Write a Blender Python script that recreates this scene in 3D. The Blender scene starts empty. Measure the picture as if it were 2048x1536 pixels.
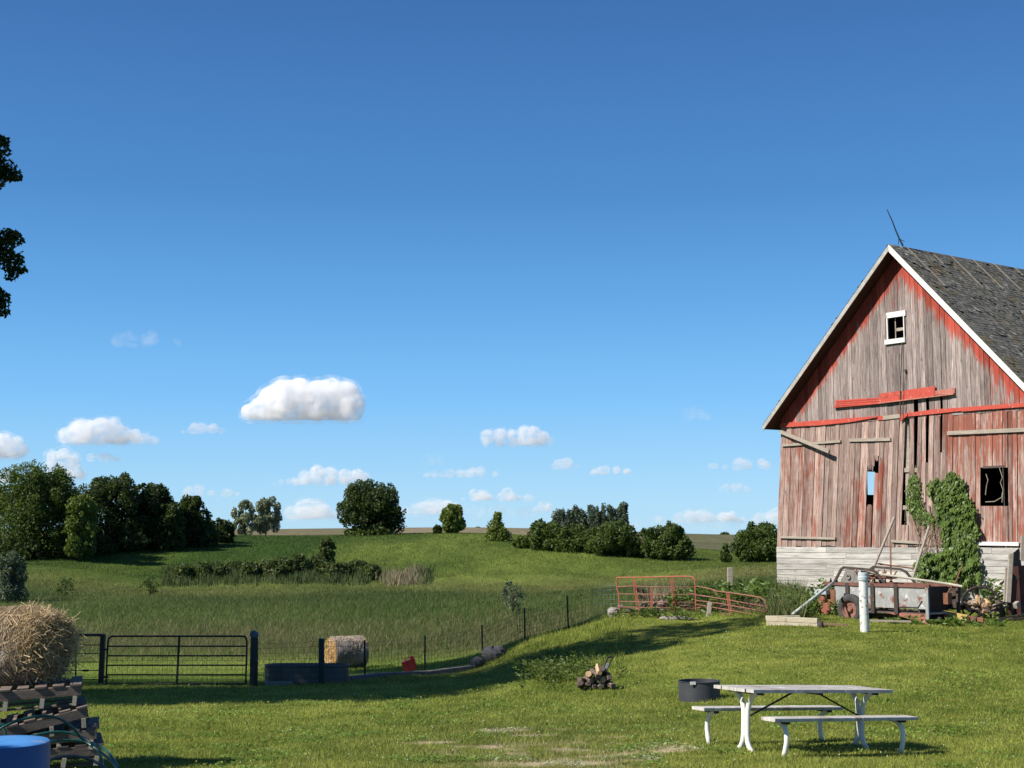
import bpy, math, random
import numpy as np
from mathutils import Vector, Matrix

# ---------------------------------------------------------------- camera, sky, sun, exposure
SC = bpy.context.scene
F, HV, CZ = 2840.0, 1085.0, 4.0          # focal length in photo pixels, horizon row, eye height
PITCH = math.atan((HV - 768.0) / F)
cam = bpy.data.cameras.new('camera'); camo = bpy.data.objects.new('camera', cam)
SC.collection.objects.link(camo)
camo.location = (0, 0, CZ); camo.rotation_euler = (math.pi/2 + PITCH, 0, 0)
cam.sensor_width = 36.0; cam.lens = F/2048*36.0; cam.clip_start = 0.2; cam.clip_end = 20000
SC.camera = camo

SUN_EL, SUN_AZ = 41.0, 25.0            # elevation; degrees behind due left
TOSUN = Vector((-math.cos(math.radians(SUN_EL))*math.cos(math.radians(SUN_AZ)), -math.cos(math.radians(SUN_EL))*math.sin(math.radians(SUN_AZ)), math.sin(math.radians(SUN_EL))))
world = bpy.data.worlds.new('World'); SC.world = world; world.use_nodes = True
wn = world.node_tree.nodes; wl = world.node_tree.links
for n in list(wn): wn.remove(n)
sky = wn.new('ShaderNodeTexSky'); sky.sky_type = 'NISHITA'; sky.sun_disc = False
sky.sun_elevation = math.radians(SUN_EL); sky.sun_rotation = math.radians(-90-SUN_AZ)
sky.altitude = 300; sky.air_density = 1.0; sky.dust_density = 0.25; sky.ozone_density = 3.0
# the Nishita sky, cooled to this day's clear blue by an elevation ramp
gm = wn.new('ShaderNodeGamma'); gm.inputs['Gamma'].default_value = 1.05
tcw = wn.new('ShaderNodeTexCoord'); sx = wn.new('ShaderNodeSeparateXYZ'); rp_ = wn.new('ShaderNodeValToRGB'); wl.new(tcw.outputs['Generated'], sx.inputs[0]); wl.new(sx.outputs['Z'], rp_.inputs[0])
el_ = rp_.color_ramp.elements; stops = [(0.0,(.32,.56,.76)),(.03,(.27,.53,.77)),(.10,(.135,.405,.755)),(.17,(.074,.283,.62)),(.24,(.040,.190,.475)),(.37,(.024,.110,.33)),(.6,(.026,.085,.27)),(1.0,(.02,.07,.22))]
while len(el_) < len(stops): el_.new(.5)
for e_, (p_, c_) in zip(el_, stops): e_.position = p_; e_.color = (*c_, 1)
mu = wn.new('ShaderNodeVectorMath'); mu.operation = 'SCALE'; mu.inputs['Scale'].default_value = 8.2; wl.new(rp_.outputs[0], mu.inputs[0])
mxw = wn.new('ShaderNodeMix'); mxw.data_type = 'RGBA'; mxw.inputs[0].default_value = .85
bg = wn.new('ShaderNodeBackground'); bg.inputs['Strength'].default_value = 0.10
wo = wn.new('ShaderNodeOutputWorld')
wl.new(sky.outputs[0], gm.inputs['Color']); wl.new(gm.outputs[0], mxw.inputs[6]); wl.new(mu.outputs[0], mxw.inputs[7])
wl.new(mxw.outputs[2], bg.inputs['Color']); wl.new(bg.outputs[0], wo.inputs['Surface'])

sl = bpy.data.lights.new('sun', 'SUN'); so = bpy.data.objects.new('sun', sl); SC.collection.objects.link(so)
sl.energy = 5.0; sl.angle = math.radians(0.5); sl.color = (1.0, 0.935, 0.83)
so.rotation_euler = TOSUN.to_track_quat('Z', 'Y').to_euler(); so.location = (-30, 0, 40)

SC.view_settings.view_transform = 'Standard'; SC.view_settings.look = 'None'
SC.view_settings.exposure = 0.60; SC.view_settings.gamma = 1.0
SC.cycles.volume_bounces = 14; SC.cycles.max_bounces = 16; SC.cycles.transparent_max_bounces = 8

# ---------------------------------------------------------------- helpers
R = random.Random(7); NR = np.random.default_rng(11)
_cp, _sp = math.cos(PITCH), math.sin(PITCH)
def ray(u, v):
    x = (u-1024.0)/F; y = -(v-768.0)/F
    return Vector((x, _cp - y*_sp, _sp + y*_cp))
def P(u, v, Y):                      # point at depth Y seen in direction (u, v) of the survey
    q = ray(u, v); q = q*(Y/q.y); return Vector((q.x, q.y, q.z + CZ))
def on_plane(u, v, p0, n):
    q = ray(u, v); o = Vector((0, 0, CZ)); t = (p0-o).dot(n)/q.dot(n); return o + q*t

ORG = {}
class MB:
    def __init__(s): s.v = []; s.f = []; s.c = []; s.b = []
    def add(s, vs, fs, col=None, bco=None):
        k = len(s.v); s.v += [tuple(p) for p in vs]; s.f += [tuple(i+k for i in f) for f in fs]
        if col is not None: s.c += ([col]*len(vs) if not isinstance(col, list) else col)
        if bco is not None: s.b += bco
    def box(s, c, ax, ay, az, hx, hy, hz, col=None):
        c = Vector(c); vs = [c + ax*(hx*i) + ay*(hy*j) + az*(hz*k) for k in (-1, 1) for j in (-1, 1) for i in (-1, 1)]
        s.add(vs, [(0,2,3,1),(4,5,7,6),(0,1,5,4),(2,6,7,3),(0,4,6,2),(1,3,7,5)], col)
    def beam(s, p0, p1, w, h, up=Vector((0,0,1)), col=None, jag=0):
        p0 = Vector(p0); p1 = Vector(p1); t = (p1-p0); L = t.length; t = t/L
        a = up.cross(t)
        if a.length < 1e-3: a = Vector((1,0,0)).cross(t)
        a.normalize(); b = t.cross(a)
        s.box((p0+p1)/2, t, a, b, L/2, w/2, h/2, col)
    def tube(s, pts, r, n=8, cap=True, col=None):
        pts = [Vector(p) for p in pts]; m = len(pts); vs = []; prev = None
        for i, p in enumerate(pts):
            t = (pts[min(i+1, m-1)] - pts[max(i-1, 0)]).normalized()
            if prev is None:
                a = Vector((0,0,1)) if abs(t.z) < .9 else Vector((1,0,0))
                a = (a - t*a.dot(t)).normalized()
            else: a = (prev - t*prev.dot(t)).normalized()
            prev = a; b = t.cross(a); rr = r[i] if isinstance(r, (list, tuple)) else r
            vs += [p + (a*math.cos(2*math.pi*k/n) + b*math.sin(2*math.pi*k/n))*rr for k in range(n)]
        fs = [(i*n+k, i*n+(k+1) % n, (i+1)*n+(k+1) % n, (i+1)*n+k) for i in range(m-1) for k in range(n)]
        if cap: fs += [tuple(range(n))[::-1], tuple((m-1)*n+k for k in range(n))]
        s.add(vs, fs, col)
    def lathe(s, c, prof, n=32, axis=Vector((0,0,1)), ax=None, sx=1.0, close=False, col=None):
        c = Vector(c); axis = axis.normalized()
        a = ax or (Vector((1,0,0)) if abs(axis.x) < .9 else Vector((0,1,0)))
        a = (a - axis*a.dot(axis)).normalized(); b = axis.cross(a); m = len(prof); vs = []
        for (rr, h) in prof:
            vs += [c + axis*h + a*(rr*sx*math.cos(2*math.pi*k/n)) + b*(rr*math.sin(2*math.pi*k/n)) for k in range(n)]
        fs = [(i*n+k, i*n+(k+1) % n, (i+1)*n+(k+1) % n, (i+1)*n+k) for i in range(m-1) for k in range(n)]
        if close: fs += [tuple(range(n))[::-1], tuple((m-1)*n+k for k in range(n))]
        s.add(vs, fs, col)
    def prism(s, poly, ext, col=None):
        n = len(poly); a = [Vector(p) for p in poly]; e = Vector(ext)
        s.add(a + [p+e for p in a], [tuple(range(n)), tuple(range(2*n-1, n-1, -1))] + [(i, i+n, (i+1) % n+n, (i+1) % n) for i in range(n)], col)
    def build(s, name, mat, parent=None, origin=None, smooth=False, bevel=0):
        if parent is not None: origin = ORG[parent.name]
        o = Vector(origin) if origin is not None else Vector((0,0,0))
        me = bpy.data.meshes.new(name)
        me.from_pydata([(x-o.x, y-o.y, z-o.z) for x, y, z in s.v], [], s.f)
        if s.c:
            at = me.attributes.new('Col', 'FLOAT_COLOR', 'POINT')
            at.data.foreach_set('color', np.array([(c[0], c[1], c[2], 1.0) for c in s.c], dtype=np.float32).ravel())
        if s.b:
            at = me.attributes.new('bco', 'FLOAT_VECTOR', 'POINT')
            at.data.foreach_set('vector', np.array(s.b, dtype=np.float32).ravel())
        return link(me, name, mat, parent, o, smooth, bevel)
def link(me, name, mat, parent=None, o=Vector((0,0,0)), smooth=False, bevel=0):
    if smooth: me.polygons.foreach_set('use_smooth', [True]*len(me.polygons))
    me.materials.append(mat); me.update()
    ob = bpy.data.objects.new(name, me); SC.collection.objects.link(ob)
    if parent is not None: ob.parent = parent
    else: ob.location = o
    ORG[ob.name] = Vector(o)
    if bevel:
        b = ob.modifiers.new('bevel', 'BEVEL'); b.width = bevel; b.segments = 2; b.limit_method = 'ANGLE'
    return ob
def np_mesh(name, verts, faces, mat, parent=None, origin=Vector((0,0,0)), col=None, smooth=False):
    """verts (n,3) array, faces (m,k) array"""
    verts = np.asarray(verts, dtype=np.float32) - np.array(origin, dtype=np.float32)
    faces = np.asarray(faces, dtype=np.int32); m, k = faces.shape
    me = bpy.data.meshes.new(name); me.vertices.add(len(verts)); me.vertices.foreach_set('co', verts.ravel())
    me.loops.add(m*k); me.loops.foreach_set('vertex_index', faces.ravel())
    me.polygons.add(m); me.polygons.foreach_set('loop_start', np.arange(0, m*k, k, dtype=np.int32))
    me.update(calc_edges=True); me.validate()
    if col is not None:
        c = np.ones((len(verts), 4), dtype=np.float32); c[:, :3] = col
        at = me.attributes.new('Col', 'FLOAT_COLOR', 'POINT'); at.data.foreach_set('color', c.ravel())
    return link(me, name, mat, parent, Vector(origin), smooth)
def tag(o, label=None, cat=None, group=None, kind=None):
    if label: o['label'] = label
    if cat: o['category'] = cat
    if group: o['group'] = group
    if kind: o['kind'] = kind
    return o
def thing(name, label, cat, loc, group=None):
    o = bpy.data.objects.new(name, None); SC.collection.objects.link(o); o.location = loc; o.empty_display_size = .3
    ORG[o.name] = Vector(loc); return tag(o, label, cat, group)

# ---------------------------------------------------------------- materials
def newmat(name):
    m = bpy.data.materials.new(name); m.use_nodes = True; nt = m.node_tree
    for n in list(nt.nodes): nt.nodes.remove(n)
    out = nt.nodes.new('ShaderNodeOutputMaterial'); bs = nt.nodes.new('ShaderNodeBsdfPrincipled')
    nt.links.new(bs.outputs[0], out.inputs['Surface']); return m, nt, bs, out
class NT:
    def __init__(s, nt): s.nt = nt
    def n(s, t, **kw):
        x = s.nt.nodes.new(t)
        for k, v in kw.items(): setattr(x, k, v)
        return x
    def L(s, a, b): s.nt.links.new(a, b)
    def noise(s, vec, scale, detail=4, rough=.55, stretch=None):
        if stretch is not None:
            mp = s.n('ShaderNodeMapping'); mp.inputs['Scale'].default_value = stretch; s.L(vec, mp.inputs['Vector']); vec = mp.outputs[0]
        x = s.n('ShaderNodeTexNoise'); x.inputs['Scale'].default_value = scale
        x.inputs['Detail'].default_value = detail; x.inputs['Roughness'].default_value = rough
        s.L(vec, x.inputs['Vector']); return x.outputs['Fac']
    def ramp(s, fac, stops):
        x = s.n('ShaderNodeValToRGB'); e = x.color_ramp.elements
        while len(e) < len(stops): e.new(.5)
        for i, (p, c) in enumerate(stops):
            e[i].position = p; e[i].color = (c, c, c, 1) if not hasattr(c, '__len__') else (*c[:3], 1)
        s.L(fac, x.inputs[0]); return x.outputs[0]
    def mix(s, fac, a, b, mode='MIX'):
        x = s.n('ShaderNodeMix', data_type='RGBA', blend_type=mode)
        for i, q in ((0, fac), (6, a), (7, b)):
            if hasattr(q, 'is_output'): s.L(q, x.inputs[i])
            elif i == 0: x.inputs[0].default_value = q
            else: x.inputs[i].default_value = (*q[:3], 1)
        return x.outputs[2]
    def math(s, op, a, b=None, clamp=False):
        x = s.n('ShaderNodeMath', operation=op, use_clamp=clamp)
        for i, q in enumerate((a, b)):
            if q is None: continue
            if hasattr(q, 'is_output'): s.L(q, x.inputs[i])
            else: x.inputs[i].default_value = q
        return x.outputs[0]
    def bump(s, h, bs, strength=.3, dist=.02):
        x = s.n('ShaderNodeBump'); x.inputs['Strength'].default_value = strength; x.inputs['Distance'].default_value = dist
        s.L(h, x.inputs['Height']); s.L(x.outputs[0], bs.inputs['Normal'])
def pmat(name, c1, c2, scale=6, rough=.75, stretch=None, bump=.25, metal=0.0, patch=None, patch2=None, spec=.35, usecol=False):
    """two-tone noise material with optional patches (colour, scale, threshold)"""
    m, nt, bs, out = newmat(name); g = NT(nt)
    tc = g.n('ShaderNodeTexCoord').outputs['Object']
    f = g.noise(tc, scale, 6, .6, stretch); col = g.mix(g.ramp(f, [(.3, 0.0), (.7, 1.0)]), c1, c2)
    fine = g.noise(tc, scale*6, 3, .6, stretch)
    col = g.mix(g.math('MULTIPLY', fine, .35), col, tuple(.55*x for x in c1))
    for pt in (patch, patch2):
        if pt:
            pc, ps, th = pt
            pf = g.noise(tc, ps, 6, .65); col = g.mix(g.ramp(pf, [(th, 0.0), (th+.06, 1.0)]), col, pc)
    if usecol:
        a = g.n('ShaderNodeVertexColor', layer_name='Col') if False else g.n('ShaderNodeAttribute', attribute_name='Col')
        col = g.mix(1.0, col, a.outputs['Color'], 'MULTIPLY')
    g.L(col, bs.inputs['Base Color']); bs.inputs['Roughness'].default_value = rough
    bs.inputs['Metallic'].default_value = metal; bs.inputs['Specular IOR Level'].default_value = spec
    if bump: g.bump(g.noise(tc, scale*5, 4, .6, stretch), bs, bump, .01)
    return m
def leafmat(name, dark, light, trans=.35, rough=.55):
    m, nt, bs, out = newmat(name); g = NT(nt)
    a = g.n('ShaderNodeAttribute', attribute_name='Col'); sp = g.n('ShaderNodeSeparateColor'); g.L(a.outputs['Color'], sp.inputs[0])
    col = g.mix(sp.outputs[0], dark, light)
    g.L(col, bs.inputs['Base Color']); bs.inputs['Roughness'].default_value = rough; bs.inputs['Specular IOR Level'].default_value = .25
    tr = g.n('ShaderNodeBsdfTranslucent'); g.L(g.mix(1.0, col, (1.15, 1.2, .5), 'MULTIPLY'), tr.inputs['Color'])
    mx = g.n('ShaderNodeMixShader'); mx.inputs[0].default_value = trans
    g.L(bs.outputs[0], mx.inputs[1]); g.L(tr.outputs[0], mx.inputs[2]); g.L(mx.outputs[0], out.inputs['Surface'])
    return m
def colmat(name, rough=.7, trans=.3, noise=0.0):          # colour straight from the mesh's own colour attribute (grass species with painted cloud shade on the hill, straw)
    m, nt, bs, out = newmat(name); g = NT(nt)
    a = g.n('ShaderNodeAttribute', attribute_name='Col'); col = a.outputs['Color']
    g.L(col, bs.inputs['Base Color']); bs.inputs['Roughness'].default_value = rough; bs.inputs['Specular IOR Level'].default_value = .2
    if trans:
        tr = g.n('ShaderNodeBsdfTranslucent'); g.L(col, tr.inputs['Color'])
        mx = g.n('ShaderNodeMixShader'); mx.inputs[0].default_value = trans
        g.L(bs.outputs[0], mx.inputs[1]); g.L(tr.outputs[0], mx.inputs[2]); g.L(mx.outputs[0], out.inputs['Surface'])
    return m

# ---------------------------------------------------------------- terrain
TC = []
def tp(u, v, Y): q = P(u, v, Y); TC.append((q.x/Y, math.log(Y), q.z))
def tz(u, z, Y): TC.append(((u-1024)/F, math.log(Y), z+CZ))
for u in (-700, 100, 1024, 1900, 2700): tz(u, -2.15, 8); tz(u, -2.3, 12)
for u in (-700, 200, 800): tz(u, -2.6, 17.5)
tz(1200, -2.56, 17.5); tz(2300, -2.55, 18)
for q in ((1490,1503,17.5),(1731,1495,18.5),(1578,1518,16.9),(1813,1512,17.9),(1422,1491,18.0),(1643,1484,19),
          (1400,1400,26),(1190,1379,29),(1000,1380,30),(600,1402,30),(200,1405,29.5),(-500,1405,29.5),(1900,1340,29.5),(2400,1340,29.5),
          (350,1371,37.6),(100,1373,37),(-400,1373,37),(-800,1373,37),(610,1369,39),(800,1352,41.5),(965,1332,45),(1050,1283,47.5),(1137,1261,50),
          (1240,1233,47.5),(1390,1246,44),(1535,1253,40),(1727,1264,38),(1700,1237,43),(1551,1186,52),(1900,1247,41.5),(2060,1242,41),(2400,1235,42),(2400,1200,55),(1900,1195,55),
          (1250,1303,37),(1550,1330,31),(1400,1292,36),(1100,1330,36),(950,1365,36),
          (690,1338,55),(300,1335,55),(0,1335,57),(-500,1335,57),(900,1318,58),(1100,1280,65),(1300,1245,70),(1400,1210,80),(1250,1225,56),
          (300,1258,80),(800,1258,80),(1100,1240,80),(-500,1258,80),(300,1187,140),(800,1187,140),(1200,1182,130),(-500,1187,140),(1500,1176,110),(1800,1160,110),(2400,1160,110),
          (300,1152,190),(800,1154,190),(1200,1150,190),(1500,1140,165),(60,1113,200),(250,1097,215),(420,1077,240),(-500,1113,200),
          (600,1076,260),(740,1070,275),(900,1067,270),(990,1083,232),(1080,1101,215),(1200,1112,207),(1330,1119,207),(1500,1124,205),(1900,1124,205),(2600,1124,205),
          (740,1077,400),(1000,1082,400),(600,1080,400),(1450,1100,350),(200,1085,400),(-500,1085,400),(1800,1100,400),(2600,1100,400),
          (600,1060,800),(1000,1057,800),(1450,1069,700),(200,1062,800),(1800,1069,800),(-500,1062,800),(2600,1069,800)): tp(*q)
for u in (-700, 600, 1500, 2700): tz(u, -5, 1400); tz(u, -40, 4000)
TC = np.array(TC); _tx = np.stack([TC[:, 0]*3.0, TC[:, 1]], 1); _tz = TC[:, 2]
def _phi(r): return r*r*np.log(r+1e-9)
_n = len(_tx); _D = np.linalg.norm(_tx[:, None]-_tx[None], axis=2)
_A = np.zeros((_n+3, _n+3)); _A[:_n, :_n] = _phi(_D) + np.eye(_n)*1e-4; _A[:_n, _n] = 1
_A[:_n, _n+1:_n+3] = _tx; _A[_n, :_n] = 1; _A[_n+1:_n+3, :_n] = _tx.T
_w = np.linalg.solve(_A, np.concatenate([_tz, [0, 0, 0]]))
def ground(x, y):
    x = np.atleast_1d(np.asarray(x, float)); y = np.atleast_1d(np.asarray(y, float))
    ang = np.arctan2(x, y); ca = np.clip(ang, -.5, .5); r = np.hypot(x, y)
    Y = np.clip(r*np.cos(ca), 6.0, 4000); q = np.stack([np.tan(ca)*3.0, np.log(Y)], 1); out = np.empty(len(q))
    for i in range(0, len(q), 20000):
        d = np.linalg.norm(q[i:i+20000, None]-_tx[None], axis=2)
        out[i:i+20000] = _phi(d) @ _w[:_n] + _w[_n] + q[i:i+20000] @ _w[_n+1:]
    return out
def gz(x, y): return float(ground(x, y)[0])
def G(u, Y):                                   # ground point in column u at depth Y
    x = (u-1024)/F*Y
    for _ in range(4):
        z = gz(x, Y); d = Y*_cp + (z-CZ)*_sp; x = (u-1024)/F*d
    return Vector((x, Y, z))
def vnoise(x, y, s, seed=0):
    """cheap smooth value noise in [0,1]"""
    x = np.asarray(x)/s + seed*17.3; y = np.asarray(y)/s + seed*9.7
    xi = np.floor(x); yi = np.floor(y); fx = x-xi; fy = y-yi; fx = fx*fx*(3-2*fx); fy = fy*fy*(3-2*fy)
    def h(a, b): t = np.sin(a*127.1+b*311.7+seed*74.7)*43758.5453; return t-np.floor(t)
    return (h(xi, yi)*(1-fx)+h(xi+1, yi)*fx)*(1-fy) + (h(xi, yi+1)*(1-fx)+h(xi+1, yi+1)*fx)*fy
FENCE = np.array([(-1200,37.4),(508,37.9),(640,40.2),(730,41.3),(850,43.5),(965,46),(1050,48.3),(1137,50.5),(1240,48.6),(1392,45.6),(1535,42.5),(1552,53),(1900,70),(2600,70)])
def ucol(x, y): return 1024 + F*np.asarray(x)/np.maximum(np.asarray(y), 1.0)
def beyond_fence(x, y): return np.asarray(y) - np.interp(ucol(x, y), FENCE[:, 0], FENCE[:, 1])
# ---------------------------------------------------------------- barn frame (needed for the ground too)
TH = math.radians(51.6)
D_ = Vector((math.cos(TH), -math.sin(TH), 0)); R_ = Vector((math.sin(TH), math.cos(TH), 0)); N_ = -R_; Zv = Vector((0,0,1))
APEX = P(1778, 488, 48.0); OVER = 0.55
W0 = APEX + R_*OVER
def WS(u, v, off=0.0):                         # survey direction -> (s, z) on the gable wall plane pushed out by off
    q = on_plane(u, v, W0 + N_*off, R_); w = q - W0; return (w.dot(D_), q.z)
def WP(s, z, off=0.0): q = W0 + D_*s + N_*off; return Vector((q.x, q.y, z))
_el = on_plane(1526, 850, APEX, R_)-APEX; EAVE_L, SLOPE_L = _el.dot(D_), -_el.z/abs(_el.dot(D_))
_rr = on_plane(2048, 765, APEX, R_)-APEX; SLOPE_R = -_rr.z/_rr.dot(D_); EAVE_R = 5.9
ROOF_T = 0.20
S_L = WS(1562, 852)[0]; S_R = 5.45
def wall_top(s): return APEX.z - ROOF_T - (SLOPE_L*(-s) if s < 0 else SLOPE_R*s)
BARN_LEN = 16.0
def in_barn(x, y, m=0.0):
    wx = np.asarray(x)-W0.x; wy = np.asarray(y)-W0.y
    s = wx*D_.x + wy*D_.y; t = wx*R_.x + wy*R_.y
    return (s > S_L-.3-m) & (s < S_R+.3+m) & (t > -.05-m) & (t < BARN_LEN+m)

# ---------------------------------------------------------------- ground sheet
_bq = [(872,1486,.22),(960,1494,.26),(1015,1462,.30),(1068,1472,.20),(1120,1460,.16),(1020,1508,.24),(1045,1512,.18),(1140,1500,.34),(1190,1516,.36),(1110,1530,.34),(1170,1534,.28),(1350,1503,.26),(1305,1520,.2),(1240,1475,.2),(905,1512,.16)]
BARE = []
for u_, v_, r_ in _bq:
    for Y_ in np.arange(13, 26, .05):
        q_ = P(u_, v_, Y_)
        if q_.z < gz(q_.x, q_.y): BARE.append((q_.x, q_.y, r_)); break
def zone(x, y):
    """colour of what grows where, with cloud shade painted into the hill (rgb), how dry (0..1)"""
    x = np.asarray(x, float); y = np.asarray(y, float); n = len(x)
    u = ucol(x, y); b = beyond_fence(x, y); c = np.zeros((n, 3))
    n1 = vnoise(x, y, 1.3, 1); n2 = vnoise(x, y, .45, 2); n3 = vnoise(x, y*.35, 9.0, 3); n4 = vnoise(x, y*.5, 3.2, 4); n5 = vnoise(x, y, 5.0, 9)
    def lerp(a, bb, t): return np.array(a)[None]*(1-t)[:, None] + np.array(bb)[None]*t[:, None]
    lawn = lerp((.150,.200,.030), (.320,.348,.072), np.clip(.5+.45*(n1-.5)+.75*(n2-.5)+.45*(n5-.5)+.5*(vnoise(x, y, .2, 21)-.5), 0, 1))
    reg = np.exp(-((u-1130)/330)**2-((y-17.6)/3.3)**2)
    p = vnoise(x, y*1.6, .8, 5)*.55 + vnoise(x, y*1.6, .27, 6)*.45
    dry = np.clip((p*(.25+.75*reg)-.40)*7, 0, 1)*(reg > .06)
    wear = np.exp(-((u-1050)/420)**2-((y-18.5)/5.0)**2)*.35
    lawn = lawn*(1-wear[:, None]) + wear[:, None]*np.array((.20,.215,.065))
    e_ = np.full(n, -9.0)
    for (pu, pv, pr) in BARE: e_ = np.maximum(e_, 1.25-np.hypot((x-pu)/(pr*1.25), (y-pv)/(pr*.8)))
    dry = np.maximum(dry*.5, np.clip((e_+(p-.5)*2.6-.25)*3, 0, 1)*(e_ > -.4))
    lawn = lawn*(1-dry[:, None]) + dry[:, None]*np.array((.50,.41,.255))
    mow = lerp((.17,.25,.04), (.28,.335,.08), n4)
    tall = lerp((.075,.120,.026), (.140,.190,.048), n3)
    tan = np.array((.20,.175,.085)); ft = np.exp(-((y-72)/13)**2)*.26*(.4+n4)
    tall = tall*(1-ft[:, None]) + tan*ft[:, None]
    marsh = lerp((.064,.100,.026), (.102,.140,.038), n3)
    pale = lerp((.10,.135,.03), (.19,.195,.06), np.clip(n3*.7+.3*n4+(u-700)/2500, 0, 1))
    hill = lerp((.045,.085,.016), (.14,.18,.036), np.clip(n3*1.1+.25*(n4-.5)+np.clip((u-760)/600,-.55,.25)-.25*np.exp(-((u-640)/220)**2), 0, 1))  # left and middle darkened in the colour to stand for a cloud shadow
    crop = lerp((.15,.135,.075), (.24,.20,.13), vnoise(x, y*.15, 30, 7))
    olive = lerp((.10,.105,.05), (.15,.14,.075), vnoise(x*.2, y, 14, 8))
    wu = np.clip((u-1250)/120, 0, 1)[:, None]; crop = crop*(1-wu) + olive*wu
    seq = [(0, lawn)]
    def step(a, w): return np.clip((y-a)/w+.5, 0, 1)
    jit = (n3-.5)*16
    c = mow.copy()
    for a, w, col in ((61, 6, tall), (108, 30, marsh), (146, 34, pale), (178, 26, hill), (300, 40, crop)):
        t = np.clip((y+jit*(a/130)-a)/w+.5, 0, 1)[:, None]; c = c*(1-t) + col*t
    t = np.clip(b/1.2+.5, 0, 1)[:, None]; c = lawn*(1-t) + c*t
    return c, dry
ang = np.radians(np.concatenate([np.arange(-180, -28, 3.0), np.arange(-28, 28, .25), np.arange(28, 180, 3.0)]))
rad = np.concatenate([np.geomspace(.4, 6, 16)[:-1], np.geomspace(6, 90, 190)[:-1], np.geomspace(90, 6000, 120)])
aa, rr = np.meshgrid(ang, rad); gx = (rr*np.sin(aa)).ravel(); gy = (rr*np.cos(aa)).ravel(); gzv = ground(gx, gy)
na, nr_ = len(ang), len(rad); ii, jj = np.meshgrid(np.arange(nr_-1), np.arange(na), indexing='ij'); jn = (jj+1) % na
faces = np.stack([(ii*na+jj), (ii*na+jn), ((ii+1)*na+jn), ((ii+1)*na+jj)], -1).reshape(-1, 4)[:, ::-1]
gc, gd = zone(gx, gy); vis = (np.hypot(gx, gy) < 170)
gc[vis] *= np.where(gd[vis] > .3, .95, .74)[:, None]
m_ground, nt, bs, out = newmat('ground_cover'); g = NT(nt)
tc = g.n('ShaderNodeTexCoord').outputs['Object']; a = g.n('ShaderNodeAttribute', attribute_name='Col').outputs['Color']
f1 = g.ramp(g.noise(tc, 9.0, 8, .65), [(.25, .45), (.75, 1.35)]); f2 = g.ramp(g.noise(tc, .35, 6, .65, (1, .3, 1)), [(.3, .62), (.7, 1.3)])
col = g.mix(1.0, g.mix(1.0, a, f1, 'MULTIPLY'), f2, 'MULTIPLY')
g.L(col, bs.inputs['Base Color']); bs.inputs['Roughness'].default_value = .95; bs.inputs['Specular IOR Level'].default_value = .05
g.bump(g.noise(tc, 6.0, 8, .7), bs, .8, .15)
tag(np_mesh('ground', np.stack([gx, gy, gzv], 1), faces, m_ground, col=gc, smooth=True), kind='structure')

# ---------------------------------------------------------------- grass (real blades)
m_grass = colmat('grass_blades', .6, .35)
def blades(name, x, y, z, h, w, col, lean=.45, tipcol=None):
    n = len(x); az = NR.uniform(0, 2*np.pi, n); la = NR.uniform(0, 2*np.pi, n); le = NR.uniform(.1, lean, n)*h
    dx, dy = np.cos(az)*w*.5, np.sin(az)*w*.5
    v = np.empty((n, 3, 3)); v[:, 0] = np.stack([x-dx, y-dy, z-.01], 1); v[:, 1] = np.stack([x+dx, y+dy, z-.01], 1)
    v[:, 2] = np.stack([x+np.cos(la)*le, y+np.sin(la)*le, z+h], 1)
    c = np.repeat(col[:, None], 3, 1)
    if tipcol is not None: c[:, 2] = tipcol
    return tag(np_mesh(name, v.reshape(-1, 3), np.arange(n*3).reshape(-1, 3), m_grass, col=c.reshape(-1, 3)), kind='stuff')
def scatter(n, y0, y1, u0=-330, u1=2400):
    y = 1/NR.uniform(1/y1, 1/y0, n); u = NR.uniform(u0, u1, n); return (u-1024)/F*y*1.01, y
x, y = scatter(820000, 12.5, 55)
k = (beyond_fence(x, y) < .1) & ~in_barn(x, y); x, y = x[k], y[k]
c, dry = zone(x, y); k = NR.uniform(0, 1, len(x)) > dry*.93; x, y, c = x[k], y[k], c[k]; n = len(x)
hh = NR.uniform(.016, .042, n)*(.35+1.0*vnoise(x, y, .5, 12)+.7*vnoise(x, y, .18, 15)**2)*(1+y/70)
bc = np.clip(c*(NR.uniform(.55, 1.5, n)[:, None]), 0, .5); k = NR.uniform(0, 1, n) < .06; bc[k] = bc[k]*.4+np.array((.20,.19,.07))*.6
blades('lawn_grass', x, y, ground(x, y), hh, .0035+.00034*y, bc, 1.6)
x, y = scatter(900000, 36, 190)
k = (beyond_fence(x, y) > .1) & ~in_barn(x, y, .3); x, y = x[k], y[k]; n = len(x); c, dry = zone(x, y)
tl = np.clip((y+(vnoise(x, y, 4, 13)-.5)*6-57)/6, 0, 1); ff = np.clip(beyond_fence(x, y)/2, 0, 1); yy = ucol(x, y)
tl = np.maximum(tl, np.clip((yy-900)/150, 0, 1)*.4)
hh = (.10+tl*NR.uniform(.08, .24, n)*(.65+.7*vnoise(x, y, 3, 14)))*NR.uniform(.6, 1.2, n)
bc = np.clip(c*(NR.uniform(.55, 1.45, n)[:, None]), 0, .5)
seed = (NR.uniform(0, 1, n) < .03+.17*np.exp(-((y-72)/14)**2)) & (y > 58); bc[seed] = np.array((.24,.20,.11))*NR.uniform(.6, 1.2, seed.sum())[:, None]; hh[seed] *= 1.4
blades('meadow_grass', x, y, ground(x, y), hh, .006+.00024*y, bc, 1.2)
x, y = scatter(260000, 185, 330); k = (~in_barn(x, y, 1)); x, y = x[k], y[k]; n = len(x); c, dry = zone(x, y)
blades('hill_grass', x, y, ground(x, y), NR.uniform(.10, .30, n), .03+.0002*y, np.clip(c*NR.uniform(.6, 1.4, n)[:, None], 0, .5), .8)
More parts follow.
